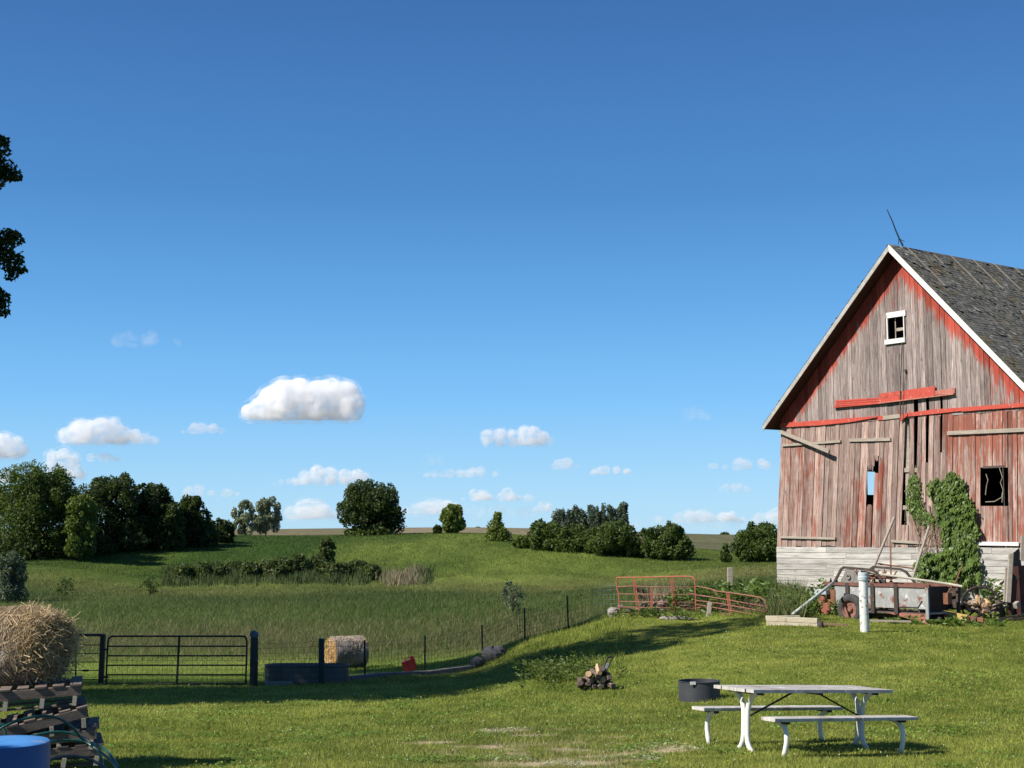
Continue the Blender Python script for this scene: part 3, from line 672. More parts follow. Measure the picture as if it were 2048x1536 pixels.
for t_ in (-X_L, X_L):
    for sg in (-1, 1):
        m = MB(); m.tube([tl(t_, sg*x_, h_) for x_, h_ in ((.215,.705),(.18,.69),(.115,.645),(.062,.575),(.038,.49),(.033,.36),(.034,.20),(.042,.12),(.075,.05),(.125,.005),(.14,-.02))], .033, 10)
        m.build('pedestal_leg', M_TWHITE, tab, smooth=True)
        m = MB(); m.tube([tl(t_, sg*x_, h_) for x_, h_ in ((.585,.405),(.65,.388),(.71,.34),(.74,.265),(.742,.18),(.72,.08),(.68,-.02))], .031, 10)
        m.build('bench_leg', M_TWHITE, tab, smooth=True)
        m = MB(); m.beam(tl(t_, sg*.54, .405), tl(t_, sg*.77, .405), .05, .03, TU); m.build('bench_bracket', M_BRACK, tab)
    m = MB(); m.beam(tl(t_, -.30, .70), tl(t_, .30, .70), .05, .035, TU); m.build('top_bracket', M_BRACK, tab)
    m = MB(); m.beam(tl(t_*.97, 0, .40), tl(math.copysign(.18, t_), 0, .70), .03, .014, TU); m.build('diagonal_brace', M_BRACK, tab)
m = MB(); m.beam(tl(.0, -.30, .70), tl(0, .30, .70), .06, .03, TU); m.build('top_bracket', M_BRACK, tab)

# --- fire ring
c = P(1399, 1402, 26); c = Vector((c.x, c.y, gz(c.x, c.y)-.03)); ring = thing('fire_ring', 'charcoal grey steel fire ring standing on the lawn behind the picnic table', 'fire ring', c)
m = MB(); m.lathe(c, [(.372,0),(.372,.355),(.385,.365),(.385,.375),(.36,.375),(.36,.02)], 48)
m.build('steel_wall', pmat('charcoal_paint', (.040,.043,.05), (.058,.062,.070), 4, .55, None, .1), ring, smooth=False)
m = MB(); m.lathe(c+Zv*.03, [(0.001,.03),(.2,.05),(.355,.0)], 24); m.build('ash_bed', pmat('ash', (.05,.05,.048), (.14,.135,.13), 9, .95), ring)
m = MB(); m.box(c+Vector((-.16,-.365,.362)), Vector((1,.1,0)).normalized(), Vector((0,1,0)), Zv, .05, .012, .025); m.build('sticker', M_WHITE, ring)

# --- blue barrel
bc = P(4, 1482, 9.2); br_ = .295; gb = gz(bc.x, bc.y); H_ = bc.z-gb
bar = thing('plastic_barrel', 'bright blue plastic barrel cut off by the bottom left corner', 'barrel', Vector((bc.x, bc.y, gb)))
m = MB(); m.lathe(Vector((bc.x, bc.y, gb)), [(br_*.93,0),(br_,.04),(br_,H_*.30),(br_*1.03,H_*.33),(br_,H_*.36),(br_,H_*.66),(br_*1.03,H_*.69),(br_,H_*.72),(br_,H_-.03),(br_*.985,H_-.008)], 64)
M_BLUE = pmat('shaded_blue_plastic', (.010,.065,.25), (.015,.085,.31), 3, .38, None, .05)  # drum side painted darker than the lid to stand for shade
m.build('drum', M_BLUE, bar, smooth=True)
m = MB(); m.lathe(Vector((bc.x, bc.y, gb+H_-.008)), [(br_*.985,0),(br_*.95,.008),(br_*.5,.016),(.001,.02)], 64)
m.build('lid', pmat('sunlit_dusty_blue_plastic', (.06,.24,.58), (.10,.30,.64), 3, .45, None, .05, patch=((.35,.36,.38), 2.6, .60)), bar, smooth=True)  # lid blue painted lighter to stand for sunlight; grey patches are dust

# --- pallets under the near bale: four leaning pallets
M_PALLET = pmat('grey_pallet_wood', (.11,.082,.066), (.22,.172,.145), 4, .85, (1,1,5), .4, patch=((.10,.075,.06), 5, .62))
M_PALE = pmat('pale_block_wood', (.42,.36,.28), (.56,.50,.40), 6, .8, None, .2)
pal_lab = ['topmost grey wooden pallet, right under the loose hay bale', 'second pallet from the top of the stack, tilted up at its right end',
           'third pallet down the leaning stack beneath the hay bale', 'bottom pallet of the stack, lying on the grass behind the blue barrel']
def pallet(right_top, tilt, yaw, lab, gnd=False):
    ax = Vector((math.cos(tilt)*math.cos(yaw), math.cos(tilt)*math.sin(yaw), math.sin(tilt))); ay = Vector((-math.sin(yaw), math.cos(yaw), 0)); az = ax.cross(ay)
    o = right_top; t = thing('pallet', lab, 'pallet', o, 'pallets stacked under the near bale')
    q = lambda x, y, z: o + ax*x + ay*y + az*z
    for y in (.045, .5, .955):
        m = MB(); jag = R.uniform(-.02, .02); m.beam(q(-1.22, y, -.06), q(jag, y, -.06), .09 if y != .5 else .07, .105, az); m.build('stringer', M_PALLET, t, bevel=.004)
    for k in range(7):
        m = MB(); x = -1.16+k*.185; m.beam(q(x, -.01+R.uniform(-.02,.02), .004), q(x, 1.01, .004), .12, .018, az); m.build('deck_board', M_PALLET, t)
    for x in (-1.1, -.78, -.40, -.06):
        for y in (.03, .9):
            m = MB(); m.beam(q(x, y, -.115), q(x-.015, y, -.215), .045, .09, ay); m.build('block', M_PALE, t)
    for y in (.2, .75):
        m = MB(); m.beam(q(-1.2, y, -.224), q(.02, y, -.224), .1, .016, az); m.build('deck_board', M_PALLET, t)
    return t
YP = 15.9
pallet(P(161, 1370, YP), math.radians(3.2), math.radians(16), pal_lab[0])
pallet(P(174, 1413, YP-.05), math.radians(13), math.radians(19), pal_lab[1])
pallet(P(193, 1457, YP-.02), math.radians(5), math.radians(15), pal_lab[2])
pallet(P(206, 1490, YP), math.radians(1), math.radians(18), pal_lab[3])

# --- round bales: body mesh + thousands of straw stems
M_STRAW = colmat('straw', .75, .25)
def straw(name, pts, dirs, L, w, cols, parent):
    """thin bent ribbons; pts, dirs (n,3)"""
    n = len(pts); d = dirs/np.linalg.norm(dirs, axis=1)[:, None]; rnd = NR.normal(size=(n, 3)); s_ = np.cross(d, rnd); s_ /= np.linalg.norm(s_, axis=1)[:, None]
    nn = np.cross(d, s_); bend = NR.uniform(-.35, .35, n)[:, None]*L[:, None]
    a = pts - d*L[:, None]/2; b = pts + nn*bend*.3; c_ = pts + d*L[:, None]/2
    v = np.stack([a-s_*w[:, None]/2, a+s_*w[:, None]/2, b+s_*w[:, None]/2, b-s_*w[:, None]/2, c_+s_*w[:, None]/2, c_-s_*w[:, None]/2], 1)
    f = (np.array([[0,1,2,3],[3,2,4,5]])[None] + (np.arange(n)*6)[:, None, None]).reshape(-1, 4)
    return np_mesh(name, v.reshape(-1, 3), f, M_STRAW, parent, ORG[parent.name], np.repeat(cols, 6, 0))
M_BALE = pmat('packed_hay', (.22,.165,.10), (.42,.33,.20), 14, .95, (5,1,1), .8)
M_BALEW = pmat('weathered_hay', (.20,.17,.145), (.40,.35,.31), 9, .95, (1,1,5), .6)
def bale(name, lab, c, axis, r, L, mat_side, n, loose, wstraw, cat='hay bale', face=(.50,.36,.17), topc=(.52,.41,.26), worn=0.0):
    axis = axis.normalized(); u_ = Vector((0,0,1)) - axis*axis.z; u_.normalize(); v_ = axis.cross(u_)
    t = thing(name, lab, cat, c-Zv*r); m = MB(); N = 48; prof = []
    wear = lambda q: 1-worn*np.clip(np.abs(np.asarray(q)-.02)/.54, 0, 1)**2.6
    for j, (rr, h) in enumerate([(.01,-.5),(.5,-.51),(.86,-.5),(.97,-.48),(1,-.44),(1.0,-.3),(1,-.15),(1,0),(1,.15),(1,.3),(1,.44),(.97,.48),(.86,.5),(.5,.51),(.01,.5)]): prof.append((rr*r, h*L))
    vs = []
    for j, (rr, h) in enumerate(prof):
        rr = rr*float(wear(h/L)) if abs(h/L) < .47 or h < 0 else rr*float(wear(.47))
        for k in range(N):
            a = 2*math.pi*k/N; z_ = math.cos(a); sq = 1-.05*max(0, -z_)**2 - .02*z_; w = 1+.025*math.sin(3*a+j)+R.uniform(-.012, .012)
            vs.append(c + axis*(h+R.uniform(-.01,.01)) + u_*(rr*w*sq*math.cos(a)) + v_*(rr*w*1.02*math.sin(a)))
    fs = [(i*N+k, i*N+(k+1) % N, (i+1)*N+(k+1) % N, (i+1)*N+k) for i in range(len(prof)-1) for k in range(N)]
    m.add(vs, fs); body = m.build('bale_body', mat_side, t, smooth=True)
    A = np.array(axis); U = np.array(u_); V = np.array(v_); C_ = np.array(c)
    ph = NR.uniform(0, 2*np.pi, n); h = NR.uniform(-.5, .5, n)*L; rr = r*NR.uniform(.985, 1.03, n)*wear(h/L)
    rad_ = np.cos(ph)[:, None]*U+np.sin(ph)[:, None]*V; tan_ = -np.sin(ph)[:, None]*U+np.cos(ph)[:, None]*V
    pts = C_+A*h[:, None]+rad_*rr[:, None]; dirs = tan_+A*NR.normal(0, .35, n)[:, None]+rad_*NR.normal(0, .10, n)[:, None]
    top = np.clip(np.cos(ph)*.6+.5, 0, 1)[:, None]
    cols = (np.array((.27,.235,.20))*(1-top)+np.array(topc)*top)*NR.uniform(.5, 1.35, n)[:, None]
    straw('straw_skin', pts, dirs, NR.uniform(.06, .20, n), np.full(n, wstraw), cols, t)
    # flat ends, swirls of stem
    n2 = n//2; q = r*np.sqrt(NR.uniform(0, 1, n2))*.97*(1-worn); ph = NR.uniform(0, 2*np.pi, n2); sg = np.where(NR.uniform(0, 1, n2) < .5, -1, 1)
    rad_ = np.cos(ph)[:, None]*U+np.sin(ph)[:, None]*V; tan_ = -np.sin(ph)[:, None]*U+np.cos(ph)[:, None]*V
    pts = C_+A*(sg*(L*.51+NR.uniform(-.005, .02, n2)))[:, None]+rad_*q[:, None]; dirs = tan_+A*NR.normal(0, .25, n2)[:, None]+rad_*NR.normal(0, .5, n2)[:, None]
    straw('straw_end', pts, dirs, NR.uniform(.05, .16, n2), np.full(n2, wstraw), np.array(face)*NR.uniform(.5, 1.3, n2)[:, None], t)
    if loose:
        n3 = loose; ph = NR.normal(.15, .95, n3); h = L*(.5-np.abs(NR.normal(0, .15, n3))+.05); rr = r*(1.0+np.abs(NR.normal(0, .05, n3)))*wear(np.minimum(h/L, .5))
        rad_ = np.cos(ph)[:, None]*U+np.sin(ph)[:, None]*V; tan_ = -np.sin(ph)[:, None]*U+np.cos(ph)[:, None]*V
        pts = C_+A*(h+NR.normal(0, .05, n3))[:, None]+rad_*(rr*NR.uniform(.72, 1.04, n3))[:, None]
        dirs = tan_*NR.normal(0, 1, n3)[:, None]+A*NR.normal(.35, .8, n3)[:, None]+rad_*NR.normal(.1, .45, n3)[:, None]
        straw('loose_straw', pts, dirs, NR.uniform(.08, .30, n3), np.full(n3, wstraw*1.1), np.array((.54,.42,.25))*NR.uniform(.45, 1.35, n3)[:, None], t)
        n4 = loose//6; ph = NR.uniform(0, 6.28, n4); q = r*np.sqrt(NR.uniform(.05, 1, n4))*(1-worn)
        rad_ = np.cos(ph)[:, None]*U+np.sin(ph)[:, None]*V
        pts = C_+A*(L*.52+np.abs(NR.normal(0, .09, n4)))[:, None]+rad_*q[:, None]; dirs = A*NR.normal(.7, .6, n4)[:, None]+rad_*NR.normal(.2, .7, n4)[:, None]+NR.normal(0, .4, (n4, 3))-np.array((0,0,.3))
        straw('loose_straw', pts, dirs, NR.uniform(.12, .42, n4), np.full(n4, wstraw), np.array((.52,.40,.23))*NR.uniform(.4, 1.3, n4)[:, None], t)
    return t
cb = P(22, 1300, 16.5)
bale('round_bale', 'shaggy round hay bale with loose straw hanging off its right end, on the pallets', cb, Vector((.90,-.42,.05)), .475, 1.08, M_BALEW, 26000, 3600, .0052, worn=.30)
g1 = G(692, 55); cf = Vector((g1.x, g1.y, g1.z+.60))
bale('round_bale', 'round bale with a golden flat end, in the meadow behind the stock tank', cf, Vector((.86,.50,.0)), .62, 1.28, M_BALEW, 5000, 0, .016, face=(.66,.44,.19), topc=(.40,.335,.27))

# --- hoses over the pallets
M_HOSE = pmat('green_hose_vinyl', (.012,.075,.060), (.02,.10,.08), 8, .30, None, 0, spec=.6)
hose = thing('garden_hose', 'green garden hose looped over the pallets behind the blue barrel', 'hose', G(120, 14.6))
def hp(pts): return [P(u, v, y) for u, v, y in pts]
def smooth_path(pts, n=8):
    pts = [Vector(p) for p in pts]; out = []
    for i in range(len(pts)-1):
        p0, p1, p2, p3 = pts[max(i-1,0)], pts[i], pts[i+1], pts[min(i+2, len(pts)-1)]
        for k in range(n):
            t = k/n; out.append(.5*((2*p1)+(p2-p0)*t+(2*p0-5*p1+4*p2-p3)*t*t+(3*p1-p0-3*p2+p3)*t**3))
    return out+[pts[-1]]
for pts in ([(-40,1490,14.4),(0,1458,14.4),(40,1440,14.5),(85,1432,14.6),(120,1438,14.7),(148,1458,14.8),(165,1478,14.9),(195,1500,14.8),(222,1522,14.6),(238,1550,14.4),(220,1580,14.3)],
            [(60,1473,14.9),(100,1465,15),(140,1466,15.1),(170,1478,15.1),(190,1495,15),(203,1518,14.8),(204,1545,14.6)],
            [(90,1484,14.9),(130,1481,15.1),(175,1484,15.2),(205,1496,15),(222,1512,14.8),(236,1535,14.6)],
            [(-40,1425,14.6),(-10,1440,14.6),(8,1455,14.6),(12,1480,14.6)]):
    m = MB(); m.tube(smooth_path(hp(pts)), .0145, 10); m.build('hose_loop', M_HOSE, hose, smooth=True)
hose2 = thing('garden_hose', 'dull grey hose lying in a low arc beside the blue barrel', 'hose', G(150, 14.2))
m = MB(); m.tube(smooth_path(hp([(85,1528,13.7),(115,1515,13.8),(150,1512,14),(185,1521,14.1),(212,1538,14.0),(225,1560,13.9)])), .014, 10); m.build('hose_loop', pmat('grey_hose_vinyl', (.06,.065,.065), (.10,.10,.10), 8, .5), hose2, smooth=True)

# --- black gate line on the left
YG = 37.6
def tubegate(mat, t, corners, bars, uprights, r, Yof):
    pass
gate = thing('farm_gate', 'long black five-rail tube gate, closed, between the dark posts', 'gate', G(355, YG))
def gp(u, v): return P(u, v, YG)
m = MB()
m.tube(smooth_path([gp(212.5,1368), gp(213,1340), gp(215.5,1290), gp(217,1279), gp(222,1273.5), gp(235,1272.5), gp(355,1272.5), gp(478,1272.5), gp(489,1274), gp(493,1280), gp(493.5,1300), gp(491.5,1368)], 4), .024, 8)
m.tube([gp(212.5,1368), gp(491.5,1368)], .024, 8); m.build('gate_frame', M_TUBE_BLACK, gate, smooth=True)
for v in (1292.5, 1311.5, 1330.5, 1349.5):
    m = MB(); m.tube([gp(214.5,v), gp(493,v)], .020, 8); m.build('rail', M_TUBE_BLACK, gate, smooth=True)
m = MB(); m.beam(gp(359,1273), gp(353.5,1368), .05, .05, Vector((0,1,0))); m.build('upright', M_TUBE_BLACK, gate)
m = MB()
for k in range(27): u = 224+k*10; m.tube([gp(u,1312)+Vector((0,.03,0)), gp(u,1368)+Vector((0,.03,0))], .0028, 4)
for v in (1321, 1340, 1359): m.tube([gp(214,v)+Vector((0,.03,0)), gp(492,v)+Vector((0,.03,0))], .0028, 4)
m.build('wire_panel', M_WIRE, gate)
for v in (1299, 1354):
    m = MB(); m.beam(gp(205,v), gp(217,v), .06, .05); m.build('hinge', M_TUBE_BLACK, gate)
brace = thing('brace_post', 'black square gate post with a horizontal brace rail, left of the black gate', 'fence post', G(204, YG))
m = MB(); m.beam(gp(206.5,1268), gp(201.5,1378), .125, .125, Vector((0,1,0))); m.build('post', M_TUBE_BLACK, brace, bevel=.006)
m = MB(); m.beam(gp(60,1271)+Vector((0,.02,0)), gp(202,1270)+Vector((0,.02,0)), .08, .07); m.build('brace_rail', M_TUBE_BLACK, brace)
wf = thing('wire_fence', 'dark strand fence running from behind the near bale to the black gate', 'fence', G(120, YG))
for v in (1290, 1307, 1324, 1341, 1359):
    m = MB(); m.tube([gp(20,v), gp(203,v)], .012, 6); m.build('strand', M_TUBE_BLACK, wf)
m = MB(); m.beam(gp(166,1341), gp(177,1341), .06, .05); m.build('tensioner', M_TUBE_BLACK, wf)
pg = thing('farm_gate', 'rounded corner of a black tube gate peeping out behind the near bale', 'gate', G(90, YG+.4))
m = MB(); q = Vector((0,.4,0)); m.tube(smooth_path([gp(30,1263)+q, gp(120,1263)+q, gp(134,1264)+q, gp(140,1268)+q, gp(142,1278)+q, gp(142,1372)+q], 4), .024, 8); m.tube([gp(30,1281)+q, gp(142,1281)+q], .02, 8); m.build('gate_frame', M_TUBE_BLACK, pg, smooth=True)
rp = thing('gate_post', 'thick dark blue-grey round post capped with plastic, right of the black gate', 'fence post', G(508, YG))
b = G(508, YG+.1); tp_ = gp(507.5,1272)
m = MB(); m.lathe(Vector((tp_.x, YG+.1, b.z-.1)), [(.105,0),(.105,.75),(.11,.76),(.105,.78),(.10,tp_.z-b.z+.05),(.09,tp_.z-b.z+.12)], 24, close=True); m.build('post', pmat('blue_black_plastic', (.014,.015,.016), (.036,.038,.04), 5, .45, None, .15), rp, smooth=False)
m = MB(); cc = Vector((tp_.x, YG+.1, tp_.z+.06)); m.lathe(cc, [(.118,-.09),(.12,-.0),(.10,.05),(.02,.07)], 20, axis=Vector((.28,0,.96))); m.build('cap', pmat('worn_grey_plastic', (.06,.075,.10), (.14,.16,.19), 9, .5), rp, smooth=True)
m = MB(); m.tube([gp(491,1328), gp(500,1331)], .008, 5); m.build('chain', M_DARKIRON, rp)

# --- stock tank
g1 = G(613, 39.2); tank = thing('stock_tank', 'long oval galvanised stock tank in shade beside the gate post', 'water tank', g1)
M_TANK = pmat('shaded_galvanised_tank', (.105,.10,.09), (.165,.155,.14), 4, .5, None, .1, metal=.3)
def oval(z, sc=1.0):
    pts = []; Lh = .72; r = .42*sc
    for k in range(40):
        a = 2*math.pi*k/40; x = math.cos(a)*r + (Lh if math.cos(a) > 1e-9 else -Lh); pts.append(g1+Vector((x, math.sin(a)*r, z)))
    return pts
m = MB(); levels = [(0,.97),(.05,.985),(.09,1.0),(.13,.985),(.20,.99),(.24,1.005),(.28,.99),(.36,.995),(.40,1.01),(.44,1.0),(.50,1.0),(.515,1.03),(.53,1.03),(.535,1.0),(.53,.98),(.10,.97)]
vs = []; [vs.extend(oval(z, s_)) for z, s_ in levels]
m.add(vs, [(i*40+k, i*40+(k+1) % 40, (i+1)*40+(k+1) % 40, (i+1)*40+k) for i in range(len(levels)-1) for k in range(40)]); m.build('tank_wall', M_TANK, tank, smooth=True)
m = MB(); m.add(oval(.33, .97), [tuple(range(40))]); m.build('water', pmat('tank_water', (.01,.015,.012), (.015,.02,.018), 3, .05, None, 0, spec=.5), tank)
# --- fence posts
def pxpost(name, lab, u, vt, vb, Y, w, mat, grp=None, du=0, steel=False):
    b = P(u, vb+3, Y); b.z = min(b.z, gz(b.x, b.y)-.05); t = P(u+du, vt, Y); m = MB(); d_ = (t-b); L = d_.length; d_.normalize()
    if steel:
        m.beam(b, t, w, w*.22, Vector((0,1,0))); m.beam(b+Vector((0,.02,0)), t+Vector((0,.02,0)), w*.22, w*.9, Vector((0,1,0)))
        for k in range(int(L/.12)): q = b+d_*(.06+k*.12); m.box(q+Vector((0,-.012,0)), Vector((1,0,0)), Vector((0,1,0)), d_, w*.25, .012, .012)
    else: m.beam(b, t, w, w, Vector((0,1,0)))
    o = m.build(name, mat, origin=b, bevel=0 if steel else .008); return tag(o, lab, 'fence post', grp)
M_GPOST = pmat('dark_green_post', (.012,.028,.026), (.025,.045,.04), 6, .6); M_TPOST = pmat('dark_steel_post', (.010,.016,.014), (.022,.028,.024), 9, .6)
pxpost('fence_post', 'broad dark green square post rising in front of the stock tank', 643, 1277, 1364, 38.4, .14, M_GPOST)
for u, vt, vb, Y, du, lab in ((730,1280,1362,41.2,-1,'steel post at the right edge of the far round bale'), (850,1271,1343,43.6,0,'steel post just right of the tilted red box'),
                     (965,1250,1330,46,-1,'steel post standing at the dark boulder'), (1050,1215,1281,48.2,-1,'steel post with a scrap of wire mesh, halfway up the bank'), (1137,1191,1261,50.3,-3,'tallest-standing steel post, highest on the bank left of the orange gates')):
    pxpost('fence_post', lab, u, vt, vb, Y, .055, M_TPOST, 'steel posts of the wire fence', du, True)
pxpost('wooden_post', 'weathered wooden post standing up behind the orange gates', 1460, 1135, 1205, 49, .17, M_GREYWOOD)
# --- woven wire
fen = thing('woven_wire_fence', 'thin woven wire fence strung along the steel posts from the gate to the bank', 'fence', G(730, 41.2))
knots = [(516,1288,1366,37.9), (643,1282,1366,38.6), (730,1284,1360,41.4), (850,1276,1342,43.8), (965,1256,1330,46.2), (1050,1222,1280,48.4), (1137,1198,1260,50.4), (1238,1168,1232,48.8)]
for (a, b) in zip(knots[:-1], knots[1:]):
    m = MB(); n_ = max(3, int(math.hypot((b[0]-a[0])/F*a[3], b[3]-a[3])/.16))
    def kp(t, h): u = a[0]+(b[0]-a[0])*t; vt = a[1]+(b[1]-a[1])*t; vb = a[2]+(b[2]-a[2])*t; return P(u, vb+(vt-vb)*h, a[3]+(b[3]-a[3])*t+.04)
    for k in range(n_+1): m.tube([kp(k/n_, 0), kp(k/n_, 1)], .0034, 3, False)
    for h in (0, .11, .22, .34, .47, .6, .75, .88, 1.0): m.tube([kp(k/6, h-.012*math.sin(math.pi*k/6)) for k in range(7)], .0038, 3, False)
    m.build('wire_panel', M_WIRE, fen)
m = MB(); q = lambda u, v: P(u, v, 48.1)
for u in (1032, 1037, 1056): m.tube([q(u, 1219 if u < 1040 else 1218), q(u+5, 1275)], .006, 4)
for v in (1219, 1228, 1240, 1252, 1264): m.tube([q(1032+(v-1219)*.08, v), q(1057, v-3)], .005, 4)
m.build('mesh_scrap', M_WIRE, fen)
sf = thing('strand_fence', 'pale smooth wires running left from the orange gate over the dark meadow', 'fence', G(1210, 49.5))
for v in (1172, 1180, 1189, 1199, 1208):
    m = MB(); m.tube([P(1186, v+1.5, 52), P(1236, v-1, 48.8)], .005, 4); m.build('strand', pmat('shiny_wire', (.4,.4,.4), (.5,.5,.5), 9, .4, metal=.6), sf)

# --- red tilted box, boulders, concrete kerb
g1 = P(819, 1331, 43.2); ax = Vector((.93,.1,.33)).normalized(); az = Vector((-.35,-.1,.93)); az = (az-ax*az.dot(ax)).normalized(); ay = az.cross(ax)
rb = thing('tool_box', 'dark red plastic box tipped over against the wire fence', 'box', g1-Zv*.2)
M_CRATE = pmat('dark_red_plastic', (.20,.018,.018), (.28,.03,.028), 5, .5)
m = MB()
for a_, b_ in (((-.19,0),(.012,.11)), ((.19,0),(.012,.11))): m.box(g1+ax*a_[0], ax, ay, az, .012, .12, .155)
for s_ in (-1, 1): m.box(g1+ay*(.10*s_), ax, ay, az, .178, .012, .154)
m.box(g1-az*.145, ax, ay, az, .177, .089, .008); m.build('shell', M_CRATE, rb, bevel=.006)
m = MB(); m.box(g1+az*.163, ax, ay, az, .205, .115, .007); m.build('rim', M_CRATE, rb)
m = MB(); m.tube([g1+ax*-.06+az*.165, g1+ax*-.05+az*.235, g1+ax*.09+az*.235, g1+ax*.10+az*.165], .014, 6); m.build('handle', M_CRATE, rb)
m = MB(); m.box(g1+ax*.15+az*.20, ax, ay, az, .045, .06, .045); m.build('latch', M_CRATE, rb)
def rock(name, lab, c, rx, ry, rz, mat, grp=None, seed=0, cat='rock'):
    rr = random.Random(seed); m = MB(); N, K = 14, 9; vs = []; ph = [rr.uniform(0, 6.28) for _ in range(6)]
    for i in range(K+1):
        th = math.pi*i/K
        for k in range(N):
            a = 2*math.pi*k/N; w = 1+.13*math.sin(2*a+ph[0]+th)+.09*math.sin(3*a+ph[1]-2*th)+.08*math.cos(3*th+ph[2])+rr.uniform(-.05,.05)
            ct = math.cos(th); ct = math.copysign(min(abs(ct), .82), ct)
            vs.append(c+Vector((rx*w*math.sin(th)*math.cos(a), ry*w*math.sin(th)*math.sin(a), rz*w*ct)))
    m.add(vs, [(i*N+k, (i+1)*N+k, (i+1)*N+(k+1) % N, i*N+(k+1) % N) for i in range(K) for k in range(N)])
    return tag(m.build(name, mat, origin=c-Zv*rz, smooth=False), lab, cat, grp)
M_ROCK = pmat('field_stone', (.16,.14,.125), (.34,.31,.28), 5, .9, None, .6, patch=((.10,.095,.085), 4, .6)); M_ROCKB = pmat('bluish_boulder', (.055,.055,.062), (.11,.11,.115), 4, .85, None, .5)
M_ROCKD = pmat('dark_stone', (.07,.055,.05), (.15,.12,.10), 5, .9, None, .5); M_ROCKP = pmat('pinkish_stone', (.22,.15,.12), (.36,.27,.22), 5, .9, None, .5)
rock('boulder', 'largest dark bluish boulder at the foot of the bank beside a steel post', P(987, 1309, 45.6), .36, .3, .30, M_ROCKB, None, 3)
rock('boulder', 'low flat stone left of the dark boulder at the kerb end', P(955, 1325, 44.8), .28, .26, .17, M_ROCKB, None, 5)
kb = MB(); pts = [(697,1359,40.0),(760,1354,41.1),(850,1346,42.6),(945,1333,44.4)]
for a, b in zip(pts[:-1], pts[1:]):
    p0 = P(a[0], a[1], a[2]); p1 = P(b[0], b[1], b[2]); d_ = Vector((p1.x-p0.x, p1.y-p0.y, 0)).normalized()*.002; kb.beam(Vector((p0.x,p0.y,gz(p0.x,p0.y)+.02))+d_, Vector((p1.x,p1.y,gz(p1.x,p1.y)+.03))-d_, .24, .2)
tag(kb.build('concrete_kerb', M_CONCRETE, origin=P(800,1350,41.8)), 'long grey concrete kerb running from the stock tank past the red box', 'kerb')
kb = MB(); kb.beam(G(528, 38.6)+Zv*.03, G(700, 39.4)+Zv*.03, .16, .12); tag(kb.build('timber_beam', M_GREYWOOD, origin=G(610,38.9)), 'grey timber lying along the front foot of the stock tank', 'timber')

# --- firewood on a hand cart
g1 = G(1190, 29.0); cart = thing('hand_cart', 'black-handled hand cart buried under a heap of split firewood', 'hand cart', g1)
q = lambda u, v, y=29.2: P(u, v, y)
m = MB()
for du in (-5, 4): m.tube([q(1205+du,1352,29.3+du*.03), q(1214+du,1330,29.35+du*.03), q(1222+du,1314,29.4+du*.03)], .016, 8)
m.tube([q(1217,1314.5,29.25), q(1226,1313.5,29.5)], .018, 8); m.build('handle', M_TUBE_BLACK, cart, smooth=True)
m = MB(); m.box(q(1213,1332,29.3), Vector((.5,.1,-.2)).normalized(), Vector((0,1,.3)).normalized(), Vector((.35,-.15,.9)).normalized(), .035, .008, .055); m.build('hand_grip', M_WHITE, cart)
m = MB(); m.box(g1+Vector((0,.05,.10)), Vector((1,0,0)), Vector((0,1,0)), Zv, .32, .2, .02); m.build('tray', M_DARKIRON, cart)
for du in (-22, 26):
    m = MB(); cw = G(1190+du, 28.85)+Zv*.09; m.lathe(cw, [(.05,-.03),(.09,-.03),(.1,0),(.09,.03),(.05,.03)], 20, axis=Vector((.1,1,0))); m.build('wheel', M_RUBBER, cart)
M_BARK = pmat('firewood_bark', (.085,.062,.05), (.20,.15,.12), 9, .95, (1,1,1), .6); M_SPLIT = pmat('split_firewood', (.42,.27,.14), (.62,.44,.26), 6, .8, None, .3); M_GREYSPLIT = pmat('grey_split_wood', (.27,.20,.155), (.42,.33,.26), 7, .85, None, .4)
def log(c, axis, r, L, lab, grp, kind, seed):
    rr = random.Random(seed); axis = axis.normalized(); a = axis.orthogonal().normalized(); b = axis.cross(a); n_ = rr.choice((4, 5, 6, 9)); an = sorted(rr.uniform(-.25,.25)+2*math.pi*k/n_ for k in range(n_))
    poly = [c-axis*L/2+(a*math.cos(t)+b*math.sin(t))*r*rr.uniform(.75,1.1) for t in an]
    t = MB(); t.prism(poly, axis*L); o = t.build('split_log', (M_BARK, M_GREYSPLIT, M_SPLIT)[kind], origin=c-Zv*r, bevel=.006); return tag(o, lab, 'firewood', grp)
lg = 'firewood heaped on the hand cart'
spots = [(1160,1368),(1170,1370),(1182,1371),(1195,1370),(1208,1369),(1218,1367),(1165,1360),(1177,1359),(1190,1358),(1203,1357),(1214,1357),(1178,1350),(1190,1347),(1201,1347),(1212,1347),(1197,1339),(1206,1340)]
for i, (u, v) in enumerate(spots):
    k = 2 if i in (11, 15) else (1 if i in (3, 9) else 0)
    log(P(u, v, 28.8+.03*(i % 5)), Vector((R.uniform(-.5,.5), -1, R.uniform(-.3,.3))), R.uniform(.055,.075), R.uniform(.30,.42), ('dark bark-covered', 'grey split', 'fresh orange-brown split')[k]+' piece of firewood in the heap on the hand cart', lg, k, i)

